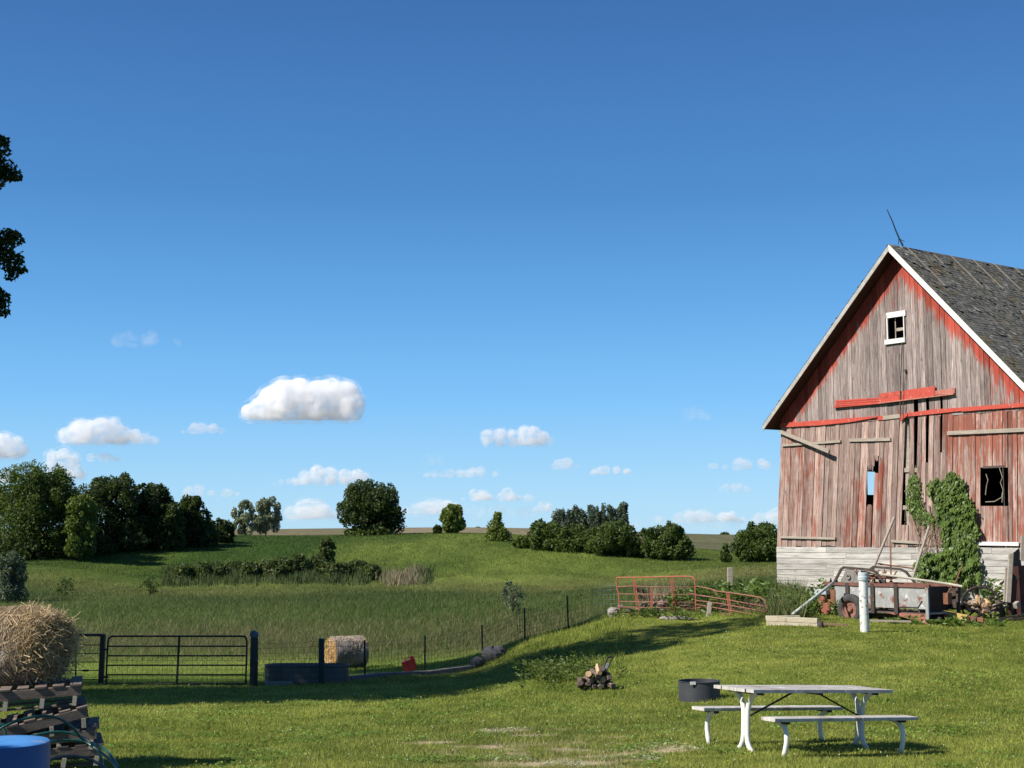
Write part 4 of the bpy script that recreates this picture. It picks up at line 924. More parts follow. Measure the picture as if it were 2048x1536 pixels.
# --- orange tube gates
def pgate(lab, frame, rails, ups, Yf, mat, r=.022, group=None):
    b = frame[0]; t = thing('tube_gate', lab, 'gate', P(b[0], b[1], Yf(b[0])), group); q = lambda u, v: P(u, v, Yf(u))
    m = MB(); m.tube(smooth_path([q(*p) for p in frame], 4), r, 8); m.build('gate_frame', mat, t, smooth=True)
    for rl in rails: m = MB(); m.tube([q(*p) for p in rl], r*.8, 8); m.build('rail', M_ORANGE2, t, smooth=True)
    for a, b in ups: m = MB(); m.beam(q(*a)-Vector((0,.025,0)), q(*b)-Vector((0,.025,0)), .036, .03, Vector((0,1,0))); m.build('upright', M_ORANGE, t)
    return t
ya = lambda u: 48.4-(u-1234)*.012
pgate('tallest orange tube gate, standing upright over the stone heap', [(1241,1230),(1238,1200),(1237,1186),(1234,1176),(1233,1160),(1235,1156),(1240,1155),(1300,1154.5),(1345,1153),(1380,1153),(1387,1156),(1390,1163),(1391,1190),(1392,1228)],
      [[(1234,1174),(1266,1172),(1300,1174),(1391,1174.5)], [(1237,1188),(1391,1189.5)], [(1240,1203),(1391,1205)], [(1241,1214),(1391,1217)], [(1241,1228),(1392,1227)]],
      [((1265.5,1157),(1276,1230)), ((1269,1157),(1280,1228)), ((1341,1155),(1349,1226)), ((1345,1155),(1353,1226)), ((1301,1176),(1303,1231)), ((1305,1176),(1304,1231))], ya, M_ORANGE)
yb = lambda u: 46.3-(u-1390)*.022
pgate('sagging faded orange tube gate sloping down to the timber, right of the upright one', [(1427,1181.5),(1470,1187),(1515,1194),(1524,1197),(1530,1204),(1534,1222),(1534,1243),(1480,1238),(1440,1229)],
      [[(1392,1190),(1440,1197),(1530,1213)], [(1392,1201),(1440,1207),(1533,1224)], [(1392,1209),(1440,1217),(1534,1234)], [(1440,1226),(1534,1241)]],
      [((1453,1186),(1460,1235)), ((1457,1187),(1464,1236))], yb, M_ORANGE2)
yc = lambda u: 46.9-(u-1390)*.022
pgate('low rusty tube gate lying half hidden behind the sagging one', [(1392,1172),(1424,1179),(1432,1186),(1434,1226),(1392,1218)], [[(1376,1186),(1434,1196)], [(1376,1198),(1434,1206)], [(1375,1214),(1434,1217)]], [], yc, M_ORANGE2)
lab = 'rounded field stone in the heap under the upright orange gate'
for i in range(26):
    u = R.uniform(1238,1372); v = R.uniform(1212,1233)-(6 if 1260 < u < 1330 else 0); s_ = R.uniform(.07,.14)
    rock('field_stone', lab, P(u, v, ya(u)+R.uniform(.1,.6)), s_*1.25, s_, s_*.8, R.choice((M_ROCK, M_ROCKP, M_ROCKD)), 'field stones heaped under the orange gates', 40+i)
rock('boulder', 'pale grey boulder at the left foot of the upright orange gate', P(1229, 1226, 48.6), .26, .24, .20, M_ROCK, None, 81)
for i, (u, v, s_) in enumerate(((1352,1238,.34),(1398,1243,.30),(1368,1251,.26))): rock('boulder', ('broadest flat stone on the grass below the orange gates', 'right-hand flat stone under the joint of the two orange gates', 'lowest flat slab on the lawn below the orange gates')[i], P(u, v, 45.3-.3*i), s_*1.4, s_, s_*.28, M_ROCKB if i else M_ROCK, None, 90+i)
for u0, v0, u1, v1, l_ in ((1268,1178,1300,1186,'dark plank leaning behind the upright orange gate, upper of two'),(1275,1193,1302,1198,'dark plank lying behind the upright orange gate, lower of two')):
    m = MB(); m.beam(P(u0,v0,48.8), P(u1,v1,49.2), .05, .12); tag(m.build('plank', M_DARKWOOD, origin=P(u0,v0,48.8)), l_, 'plank')
m = MB(); m.beam(P(1415,1243,45.4), P(1420,1205,45.6), .12, .10, Vector((0,1,0))); tag(m.build('wooden_stub', M_GREYWOOD, origin=P(1415,1243,45.4)), 'short grey wooden stub between the two orange gates', 'post')
m = MB(); m.beam(P(1443,1240,45.2), P(1444,1228,45.3), .11, .10, Vector((0,1,0))); tag(m.build('wooden_stub', M_GREYWOOD, origin=P(1443,1240,45.2)), 'shortest grey stub at the foot of the sagging orange gate', 'post')

# dead brush tangled behind and under the gates
m = MB()
for k in range(260):
    u = R.uniform(1300,1540); Yk = (ya(u) if u < 1392 else yb(u))+R.uniform(-.25,.9); x_ = (u-1024)/F*Yk; z_ = gz(x_, Yk)+R.uniform(0,.32)
    p0 = Vector((x_, Yk, z_)); d_ = Vector((R.uniform(-1,1), R.uniform(-.5,.5), R.uniform(-.25,.8)))*R.uniform(.2,.6); m.tube([p0, p0+d_*.5+Vector((0,0,R.uniform(-.05,.08))), p0+d_], [.014,.010,.005], 4, False)
tag(m.build('dead_brush', pmat('brown_dead_brush', (.10,.065,.045), (.24,.17,.12), 9, .9)), kind='stuff')

# --- timber, planks and pipe by the barn
m = MB(); M_BEAM = pmat('pale_yellow_timber', (.42,.36,.25), (.60,.54,.42), 4, .85, (1,1,4), .3, patch=((.30,.25,.18), 3, .6))
a = P(1534,1243,40.4); b = P(1636,1247,39.8); tm = thing('timber_stack', 'pale squared timbers stacked two high at the edge of the lawn', 'timber', Vector((a.x, a.y, gz(a.x,a.y))))
for k, (dz, dy) in enumerate(((-.06,0),(.085,.02))):
    m = MB(); m.beam(a+Vector((0,dy,dz)), b+Vector((0,dy,dz-.01)), .17, .135); m.build('squared_timber', M_BEAM, tm, bevel=.006)
m = MB(); m.beam(a+Vector((.02,.2,.09)), P(1600,1240,40.6)+Vector((0,.1,.06)), .18, .12); m.build('squared_timber', M_BEAM, tm, bevel=.006)
M_OLDBROWN = pmat('brown_old_board', (.16,.10,.065), (.27,.18,.12), 5, .9, None, .4)
for i, (u0,v0,u1,v1,w,l_) in enumerate(((1640,1247,1696,1250,.16,'upper of the brown rotting boards on the grass beside the timber stack'),(1648,1254,1703,1256,.13,'lower brown rotting board on the grass beside the timber stack'),(1740,1241,1822,1243,.08,'thin grey lath lying in front of the manure spreader'))):
    m = MB(); a = P(u0,v0,39.8); b = P(u1,v1,39.6); m.beam(a, b, w, .05); tag(m.build('board', M_GREYWOOD if i == 2 else M_OLDBROWN, origin=a), l_, 'board')
m = MB(); m.lathe(P(1642,1252,39.5), [(.05,-.05),(.13,-.05),(.14,0),(.13,.05),(.05,.05)], 18, axis=Vector((.9,-.4,.1)), close=True); tag(m.build('old_drum', M_DARKIRON, origin=P(1642,1252,39.5)), 'small rusty wheel rim lying at the end of the timber stack', 'wheel rim')
pipe = MB(); pipe.tube([P(1586,1228,41.0), P(1640,1186,42.6), P(1667,1165,43.4)], .045, 10); tag(pipe.build('pipe', pmat('weathered_pvc', (.42,.45,.40), (.55,.57,.52), 4, .6), origin=P(1586,1228,41.0), smooth=True), 'long pale pipe slanting from the grass up to the rear of the spreader', 'pipe')
b = P(1729.5,1266,38); t_ = P(1726.5,1160,38); wp = thing('standpipe', 'flaking white standpipe with a grey collar on the lawn before the spreader', 'pipe', b)
ax = (t_-b).normalized(); m = MB(); m.lathe(b-ax*.1, [(.115,0),(.118,.6),(.116,1.0),(.118,(t_-b).length+.1)], 28, axis=ax, close=True); m.build('pipe_body', M_POSTPAINT, wp, smooth=False)
m = MB(); m.lathe(t_-ax*.02, [(.118,0),(.142,.01),(.145,.10),(.135,.12),(.132,.20),(.12,.215),(.02,.22)], 28, axis=ax); m.build('collar', pmat('grey_blue_collar', (.40,.46,.48), (.52,.57,.58), 6, .55), wp)

# --- manure spreader (long axis parallel to the gable)
SPB = P(1690,1229,43.6); SPB.z = P(1690,1229,43.6).z
def sp_(x, y, z): return SPB + D_*x + R_*y + Zv*z       # x along (to the right/near), y across (away), z up
spr = thing('manure_spreader', 'rusty old manure spreader with a dented galvanised box, parked along the barn wall', 'manure spreader', Vector((SPB.x, SPB.y, gz(SPB.x, SPB.y))))
LB, WB, HB = 3.35, 1.45, .92; x0 = -.35
m = MB(); m.box(sp_(x0+LB/2, 0, HB/2+.12), D_, R_, Zv, LB/2, .018, HB/2-.14); m.build('side_panel', M_GALV, spr)
m = MB(); m.box(sp_(x0+LB/2, WB, HB/2+.12), D_, R_, Zv, LB/2, .018, HB/2-.14); m.build('side_panel', M_DARKIRON, spr)
m = MB(); m.box(sp_(x0+LB/2, WB/2, .12), D_, R_, Zv, LB/2-.02, WB/2-.03, .03); m.build('floor', M_DARKWOOD, spr)
m = MB(); m.prism([sp_(x0+1.9,-.025,.12), sp_(x0+LB,-.025,.12), sp_(x0+LB,-.025,-.16), sp_(x0+LB-.12,-.025,-.14)], R_*.02); m.build('skirt', pmat('faded_red_sheet', (.30,.10,.08), (.40,.16,.13), 4, .7), spr)
for y in (0, WB):
    m = MB(); m.box(sp_(x0+LB/2-.15, y-.01, HB), D_, R_, Zv, LB/2+.22, .05, .045); m.build('top_rail', pmat('maroon_rail', (.13,.055,.045), (.22,.10,.075), 5, .8), spr)
for x in (.35, 1.28, 2.12): m = MB(); m.box(sp_(x0+x+.15, -.04, HB/2+.06), D_, R_, Zv, .065, .035, HB/2-.02); m.build('stake', M_DARKIRON, spr, bevel=.006)
m = MB(); m.box(sp_(x0+LB-.015, -.03, HB/2), D_, R_, Zv, .05, .03, HB/2+.02); m.build('stake', M_GALV, spr)
m = MB(); m.box(sp_(x0+LB+.06, WB*.94, HB/2-.02), D_, R_, Zv, .03, .06, HB/2-.04); m.build('stake', M_DARKIRON, spr)
m = MB(); m.tube([sp_(x0+2.2,-.03,.30), sp_(x0+3.0,-.03,.30), sp_(x0+3.15,-.03,.50)], .016, 6); m.build('reinforcing_rod', M_DARKIRON, spr)
m = MB(); m.box(sp_(x0+LB-.35, WB/2, HB/2+.05), D_, R_, Zv, .02, WB/2-.03, HB/2-.08); m.build('front_panel', M_DARKIRON, spr)
m = MB(); m.box(sp_(x0+LB-.05, WB*.35, .14), D_, R_, Zv, .05, WB*.35, .025); m.build('step', M_GREYWOOD, spr)
m = MB(); m.box(sp_(x0+LB+.02, WB*.62, .55), D_, R_, Zv, .08, .10, .16); m.tube([sp_(x0+LB+.02, WB*.62, .7), sp_(x0+LB+.1, WB*.85, 1.05), sp_(x0+LB+.1, WB*1.05, 1.45)], .022, 6); m.build('lever', M_RUST, spr)
# rear beater arch
for y in (0, WB):
    m = MB(); pts = [sp_(x0-.05,y,HB), sp_(x0+.25,y,HB+.44), sp_(x0+.35,y,HB+.5), sp_(x0+1.35,y,HB+.44), sp_(x0+1.55,y,HB+.36), sp_(x0+1.9,y,HB)]
    for a, b in zip(pts[:-1], pts[1:]): m.beam(a, b, .05, .07)
    m.build('beater_frame', M_DARKIRON, spr)
m = MB(); m.lathe(sp_(x0+.55, -.02, HB+.22), [(.02,0),(.05,-.05),(.08,-.05),(.09,0),(.2,0),(.22,.03),(.02,.03)], 24, axis=R_); m.prism([sp_(x0+.25,-.01,HB+.05), sp_(x0+1.0,-.01,HB+.05), sp_(x0+.72,-.01,HB+.45), sp_(x0+.42,-.01,HB+.45)], R_*.03); m.build('bearing_plate', pmat('grey_cast_iron', (.16,.15,.14), (.26,.24,.22), 6, .8), spr)
for x, z in ((x0+.55, HB+.22), (x0+1.2, HB+.2)):
    m = MB(); m.tube([sp_(x,.02,z), sp_(x,WB-.02,z)], .05, 8)
    for k in range(10):
        for s_ in (-1, 1): a = k*.8; p_ = sp_(x, .1+k*.13, z); m.beam(p_, p_+D_*(.24*s_*math.cos(a))+Zv*(.24*s_*math.sin(a)), .02, .04)
    m.build('beater', M_RUST, spr)
m = MB()
for k in range(5): m.prism([sp_(x0-.35,.1+k*.28,HB-.08), sp_(x0-.35,.22+k*.28,HB+.16), sp_(x0-.35,.34+k*.28,HB-.08)], D_*.02)
m.tube([sp_(x0-.35,0,HB-.08), sp_(x0-.35,WB,HB-.08)], .04, 8); m.build('spike_bar', M_DARKIRON, spr)
m = MB(); m.box(sp_(x0-.14,-.02,.40), D_, R_, Zv, .16, .03, .34); m.build('rear_post', M_RUST, spr)
m = MB(); m.lathe(sp_(x0-.32,-.10,.12), [(.01,-.08),(.20,-.08),(.23,-.02),(.23,.06),(.1,.08)], 20, axis=R_); m.lathe(sp_(x0-.42,-.12,.42), [(.01,-.05),(.14,-.05),(.15,.04),(.05,.05)], 18, axis=R_); m.build('gear_case', pmat('red_gear_case', (.22,.07,.05), (.32,.115,.08), 7, .75, patch=((.12,.06,.04), 6, .58)), spr)
m = MB(); m.box(sp_(x0-.42,-.12,.66), D_, R_, Zv, .24, .10, .08); m.build('chain_guard', pmat('grey_guard', (.34,.37,.38), (.46,.48,.49), 6, .6), spr, bevel=.02)
for y in (-.16, WB+.16):
    wc = sp_(.62-.35+.08, y, .12); wh = MB(); wc = wc+Zv*.05; wh.lathe(wc, [(.27,-.10),(.34,-.125),(.42,-.11),(.46,-.05),(.465,0),(.46,.05),(.42,.11),(.34,.125),(.27,.10)], 36, axis=R_); w_ = wh.build('tyre', M_RUBBER, spr, smooth=True)
    rm = MB(); rm.lathe(wc, [(.275,-.09),(.25,-.07),(.23,-.02),(.10,-.01),(.09,-.06),(.05,-.09),(.005,-.09)], 28, axis=R_); rm.lathe(wc, [(.275,.09),(.2,.02),(.05,.05),(.005,.05)], 28, axis=R_)
    for k in range(6): a = k*math.pi/3; rm.tube([wc-R_*.10+(D_*math.cos(a)+Zv*math.sin(a))*.065, wc-R_*.02+(D_*math.cos(a)+Zv*math.sin(a))*.065], .012, 6)
    rm.build('rim', pmat('rusty_red_rim', (.20,.09,.065), (.30,.15,.115), 7, .75, patch=((.10,.05,.04), 9, .56)), w_, smooth=False)
m = MB(); m.beam(sp_(x0+.6,.0,.05), sp_(x0+.6,WB,.05), .1, .1); m.beam(sp_(x0+.1,.3,.03), sp_(x0+LB+.2,.3,-.02), .08, .12); m.beam(sp_(x0+.1,WB-.3,.03), sp_(x0+LB+.2,WB-.3,-.02), .08, .12); m.build('axle_frame', M_DARKIRON, spr)
yk = sp_(x0+LB+.1, WB*.5, -.02); y1 = P(1885,1226,42.0); y2 = P(1936,1236,41.4); y3 = P(1968,1240,41.0)
m = MB(); m.beam(yk, y1, .12, .14); m.build('tongue', M_RUST, spr); m = MB(); m.beam(y2, y3, .09, .12); m.build('drawbar', M_RUST, spr)
m = MB(); m.beam(y1, y2, .13, .16); m.build('drawbar_cover', pmat('yellow_paint', (.42,.30,.09), (.54,.41,.15), 5, .6, patch=((.24,.17,.09), 7, .6)), spr)
m = MB(); m.beam(P(1927,1233,41.3), P(1927,1264,41.3), .05, .05, Vector((0,1,0))); m.beam(P(1935,1233,41.3), P(1935,1266,41.3), .06, .06, Vector((0,1,0))); m.box(P(1931,1266,41.3), Vector((1,0,0)), Vector((0,1,0)), Zv, .14, .1, .015); m.build('jack_stand', M_DARKIRON, spr)
m = MB(); a = P(1955,1240,41.2); m.lathe(a, [(.06,-.04),(.12,-.04),(.13,0),(.12,.04),(.06,.04)], 20, axis=Vector((.5,-.8,0))); m.build('hitch_wheel', M_DARKIRON, spr)
# poles lying on and leaning over it
M_PALEPOLE = pmat('pale_pole_wood', (.38,.35,.28), (.52,.49,.40), 4, .85, None, .3)
for (pp, r, l_, mt) in (([(1722,1143,43.2),(1800,1154,42.6),(1898,1168,41.9),(1925,1173,41.6)], .035, 'pale pole lying lengthwise across the top of the spreader', M_PALEPOLE),
                    ([(1744,1143,44.6),(1788,1036,46.8)], .045, 'longest grey pole leaning from the spreader up against the barn wall', M_GREYWOOD),
                    ([(1824,1160,44.2),(1858,1053,45.3)], .04, 'shorter grey pole leaning beside the climbing vine', M_GREYWOOD),
                    ([(1782,1165,44.6),(1781,1092,45.6)], .025, 'thin upright iron rod against the white siding', M_RUST), ([(1754,1127,45.2),(1828,1137,44.6)], .025, 'rusty iron rod lying level across the white siding', M_RUST)):
    m = MB(); m.tube([P(*q) for q in pp], r, 8); tag(m.build('pole', mt, origin=P(*pp[0])), l_, 'pole')
# --- spiked iron wheel full of firewood
wc = P(1962,1211,42.9); wax = Vector((.28,.95,.1)).normalized(); sw = thing('spiked_wheel', 'spiked iron tractor wheel propped up and packed with firewood', 'iron wheel', wc-Zv*.6)
a_ = Vector((1,0,0)); a_ = (a_-wax*a_.dot(wax)).normalized(); b_ = wax.cross(a_); rW = .575
m = MB(); m.lathe(wc, [(rW-.05,-.10),(rW,-.12),(rW,.12),(rW-.05,.10),(rW-.05,-.10)], 48, axis=wax); m.build('rim', M_DARKIRON, sw)
for k in range(24):
    m = MB(); t = 2*math.pi*k/24; d_ = a_*math.cos(t)+b_*math.sin(t); m.add([wc+d_*rW-wax*.06, wc+d_*rW+wax*.06, wc+d_*rW+(a_*-math.sin(t)+b_*math.cos(t))*.05, wc+d_*(rW+.09)], [(0,1,2),(0,3,1),(1,3,2),(2,3,0)]); m.build('spike', M_DARKIRON, sw)
m = MB(); m.lathe(wc, [(.09,-.1),(.09,.1)], 16, axis=wax, close=True)
for k in range(6): t = math.pi*k/3+.3; m.beam(wc, wc+(a_*math.cos(t)+b_*math.sin(t))*rW, .05, .02, wax)
m.build('hub_and_spokes', M_DARKIRON, sw)
for i in range(40):
    rr = rW*.86*math.sqrt(R.random()); t = R.uniform(0, 2*math.pi); q = a_*rr*math.cos(t)-Zv*abs(rr*math.sin(t))*.9+Zv*.12 if i < 38 else a_*R.uniform(-.3,.35)+Zv*R.uniform(.1,.4)
    k = 2 if i >= 38 else R.choice((0, 0, 1, 1, 2)); ax = wax+Vector((R.uniform(-.3,.3),0,R.uniform(-.3,.3))) if i < 38 else Vector((R.uniform(-.3,.3), .5, 1))
    log(wc+q+wax*R.uniform(-.1,.06), ax, R.uniform(.05,.085), R.uniform(.3,.42), ('dark bark-covered', 'grey split', 'orange-brown split')[k]+' log packed inside the spiked iron wheel', 'firewood packed in the iron wheel', k, 200+i)
# --- wreck of a seed drill at the right edge
wg = thing('farm_implement', 'derelict dark red farm implement with grey posts at the right edge of the photo', 'farm machine', G(2040, 41.5)); q = lambda u, v, y=41.8: P(u, v, y)
M_MAROON = pmat('dark_maroon_sheet', (.075,.028,.024), (.13,.05,.042), 5, .8, None, .3)
m = MB(); m.prism([q(2012,1180), q(2022,1133), q(2110,1128), q(2110,1225), q(2016,1228)], Vector((.5,1.2,0))); m.build('hopper', M_MAROON, wg)
m = MB(); m.beam(q(2016,1205,41.5), q(2022,1107,41.6), .13, .10, Vector((0,1,0))); m.build('grey_post', M_GREYWOOD, wg, bevel=.01)
m = MB(); m.beam(q(2009,1208,41.7), q(2013,1135,41.7), .06, .09, Vector((0,1,0))); m.build('grey_post', M_GREYWOOD, wg)
m = MB(); m.beam(q(2044,1120,41.9), q(2046,1072,41.9), .1, .08, Vector((0,1,0))); m.build('grey_post', M_GREYWOOD, wg)
m = MB(); m.prism([q(2019,1112), q(2038,1096,42.2), q(2042,1132,42.2), q(2022,1133)], Vector((.05,.1,0))); m.build('side_plate', M_DARKWOOD, wg)
for a_2, b_2 in ((q(2000,1168), q(2016,1158)), (q(2022,1163,41.6), q(2038,1152,41.6)), (q(1985,1214,41.4), q(2012,1204,41.6)), (q(1980,1222,41.4), q(2020,1212,41.6))): m = MB(); m.beam(a_2, b_2, .06, .055); m.build('linkage_bar', M_DARKIRON, wg)
for u in (2005, 2028, 2048, 2075): m = MB(); m.lathe(q(u,1225,41.5), [(.01,-.02),(.22,-.005),(.24,0),(.22,.005),(.01,.02)], 24, axis=Vector((.75,-.6,.1))); m.build('coulter_disc', M_DARKIRON, wg)
m = MB(); m.beam(q(1998,1238,41.2), q(2060,1226,41.4), .06, .05); m.beam(q(1996,1241,41.0), q(2064,1234,41.1), .06, .05); m.build('skid_bar', M_DARKIRON, wg)
m = MB(); m.beam(q(2030,1212,41.4), q(2036,1207,41.5), .12, .15); m.build('bearing_block', M_GREYWOOD, wg)
# ---------------------------------------------------------------- trees, shrubs, creeper, weeds
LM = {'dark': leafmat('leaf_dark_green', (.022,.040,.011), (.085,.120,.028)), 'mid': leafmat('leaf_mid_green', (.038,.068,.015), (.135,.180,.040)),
      'bright': leafmat('leaf_yellow_green', (.075,.115,.022), (.20,.245,.055)), 'silver': leafmat('leaf_silver_green', (.14,.17,.11), (.33,.37,.25)),
      'blue': leafmat('leaf_blue_green', (.065,.095,.065), (.16,.20,.13)), 'olive': leafmat('leaf_olive', (.055,.082,.026), (.14,.175,.055)), 'vine': leafmat('creeper_leaf', (.045,.085,.018), (.14,.21,.04), .3, .4)}
M_TRUNK = pmat('tree_bark', (.06,.05,.042), (.12,.10,.085), 4, .95, (1,1,.3), .5)
def leaf_cloud(lobes, n, size, tilt=.6, inner=.25, squash=1.0):
    lobes = np.array(lobes, float); wgt = np.where(lobes[:, 6] < 0, 9.0, 1.0)*lobes[:, 3]*lobes[:, 5]; wgt /= wgt.sum(); li = NR.choice(len(lobes), n, p=wgt); Lb = lobes[li]
    d = NR.normal(size=(n, 3)); d /= np.linalg.norm(d, axis=1)[:, None]
    rad = NR.uniform(.80, 1.06, n); m_ = NR.uniform(0, 1, n) < inner; rad[m_] = NR.uniform(.2, .8, m_.sum())
    clump = .82+.36*vnoise(d[:, 0]*3+Lb[:, 0]*1.7, d[:, 2]*3+d[:, 1]*2.3+Lb[:, 2], .8, 31); rad *= clump
    c = Lb[:, :3] + d*Lb[:, 3:6]*rad[:, None]
    nn = d*tilt + NR.normal(size=(n, 3))*.7; nn /= np.linalg.norm(nn, axis=1)[:, None]
    a = np.cross(nn, NR.normal(size=(n, 3))); a /= np.linalg.norm(a, axis=1)[:, None]; b = np.cross(nn, a)
    s_ = (size*NR.uniform(.6, 1.4, n))[:, None]
    v = np.stack([c-a*s_, c-b*s_*.55, c+a*s_, c+b*s_*.55], 1)
    tone = np.clip(.35+.25*NR.normal(size=n)+.35*(lobes[li, 6]-.5)+.4*(clump-1), 0, 1)
    return v.reshape(-1, 3), np.arange(n*4).reshape(-1, 4), np.repeat(np.stack([tone, tone, tone], 1), 4, 0)
def lobe_set(kind, W, H, seed):
    q = random.Random(seed); L = []
    if kind == 'round':
        for i in range(26):
            t = q.uniform(0, 6.28); h = q.uniform(.16, .96); rr = math.sqrt(max(0, 1-((h-.50)/.54)**2))*q.uniform(.25, .78); r = q.uniform(.13, .24)
            L.append((math.cos(t)*rr*W/2, math.sin(t)*rr*W/2, h*H*.92, r*W, r*W, r*min(W,H*1.2), q.random()))
        L.append((0, 0, H*.5, W*.30, W*.30, H*.32, .3))
    elif kind == 'jagged':
        for i in range(34):
            t = q.uniform(0, 6.28); h = q.uniform(.12, .95); rr = math.sqrt(max(0, 1-((h-.42)/.60)**2))*q.uniform(.25, .95); r = q.uniform(.08, .17)
            L.append((math.cos(t)*rr*W/2, math.sin(t)*rr*W/2, h*H*.95, r*W, r*W, r*W*1.15, q.random()))
        L.append((0, 0, H*.42, W*.30, W*.30, H*.34, .2))
    elif kind == 'bush':
        for i in range(24):
            t = q.uniform(0, 6.28); h = q.uniform(.04, .90); rr = math.sqrt(max(0, 1-((h-.30)/.66)**2))*q.uniform(.25, .82); r = q.uniform(.13, .22)
            L.append((math.cos(t)*rr*W/2, math.sin(t)*rr*W/2, h*H*.95, r*W, r*W, r*min(W, H)*1.05, q.random()))
        L.append((0, 0, H*.36, W*.36, W*.36, H*.40, .3))
    elif kind == 'cone':
        for i in range(24):
            h = q.uniform(.12, .97); rr = (1.05-h)*q.uniform(.2, .8); t = q.uniform(0, 6.28); r = .10+.10*(1-h)*q.uniform(.6, 1.2)
            L.append((math.cos(t)*rr*W/2, math.sin(t)*rr*W/2, h*H, r*W*1.3, r*W*1.3, r*W*1.5, q.random()))
    elif kind == 'poplar':
        for i in range(26):
            h = q.uniform(.10, .97); rr = q.uniform(.1, .62)*(1.05-.45*h); t = q.uniform(0, 6.28); r = q.uniform(.13, .24)*(1.1-.35*h)
            L.append((math.cos(t)*rr*W/2, math.sin(t)*rr*W/2, h*H*.96, r*W, r*W, r*W*2.0, q.random()))
    elif kind == 'airy':
        for i in range(30):
            t = q.uniform(0, 6.28); h = q.uniform(.22, .98); rr = math.sqrt(max(0, 1-((h-.58)/.50)**2))*q.uniform(.2, .98); r = q.uniform(.08, .15)
            L.append((math.cos(t)*rr*W/2, math.sin(t)*rr*W/2, h*H*.95, r*W, r*W, r*W*1.4, q.random()))
    if kind in ('round', 'bush', 'jagged'):              # outer sprays that break up the outline
        for i in range(46):
            t = q.uniform(0, 6.28); h = q.uniform(.10 if kind == 'bush' else .22, 1.0); cz = .36 if kind == 'bush' else .48; rr = math.sqrt(max(.02, 1-((h-cz)/(1.03-cz if h > cz else cz+.1))**2))*q.uniform(.80, 1.0); r = q.uniform(.030, .070)
            L.append((math.cos(t)*rr*W/2, math.sin(t)*rr*W/2, h*H*.985, r*W, r*W, r*W*1.2, q.random()))
    return L
def grow(name, label, cat, base, lobes, mat, n, leaf, trunk, group=None, inner=.25, trunk_h=None):
    t = thing(name, label, cat, base, group)
    lb = [(base.x+l[0], base.y+l[1], base.z+l[2], l[3], l[4], l[5], l[6]) for l in lobes]
    v, f, c = leaf_cloud(lb, n, leaf, inner=inner)
    np_mesh('crown' if 'shrub' not in name else 'foliage', v, f, LM[mat], t, ORG[t.name], c)
    m = MB(); H = max(l[2] for l in lobes); th = trunk_h or H*.75
    pts = [base-Zv*.3, base+Vector((.01*H,0,th*.35)), base+Vector((-.015*H,.0,th*.7)), base+Vector((.01*H,0,th))]
    m.tube(pts, [trunk*1.35, trunk, trunk*.6, trunk*.15], 8)
    for l in lobes[:9]:
        e = base+Vector(l[:3]); s_ = base+Zv*min(th*.9, max(th*.25, l[2]*.55)); m.tube([s_, (s_+e)/2+Zv*.04*H, e], [trunk*.4, trunk*.25, trunk*.07], 5)
    m.build('trunk' if 'shrub' not in name else 'stem', M_TRUNK, t, smooth=True)
    return t
def pxtree(name, label, cat, u0, u1, vt, vb, Y, kind, mat, n, leaf=None, group=None, seed=0, trunk=None, inner=.25):
    uc = (u0+u1)/2; b = P(uc, vb, Y); b.z = min(b.z, gz(b.x, b.y)); W = (u1-u0)/F*Y*1.0; H = P(uc, vt, Y).z-b.z
    px = Y/F*2                                            # one render pixel in metres
    return grow(name, label, cat, b, lobe_set(kind, W*.98, H*.97, seed), mat, n, leaf or max(.08, px*1.35), trunk or max(.05, W*.022), group, inner)
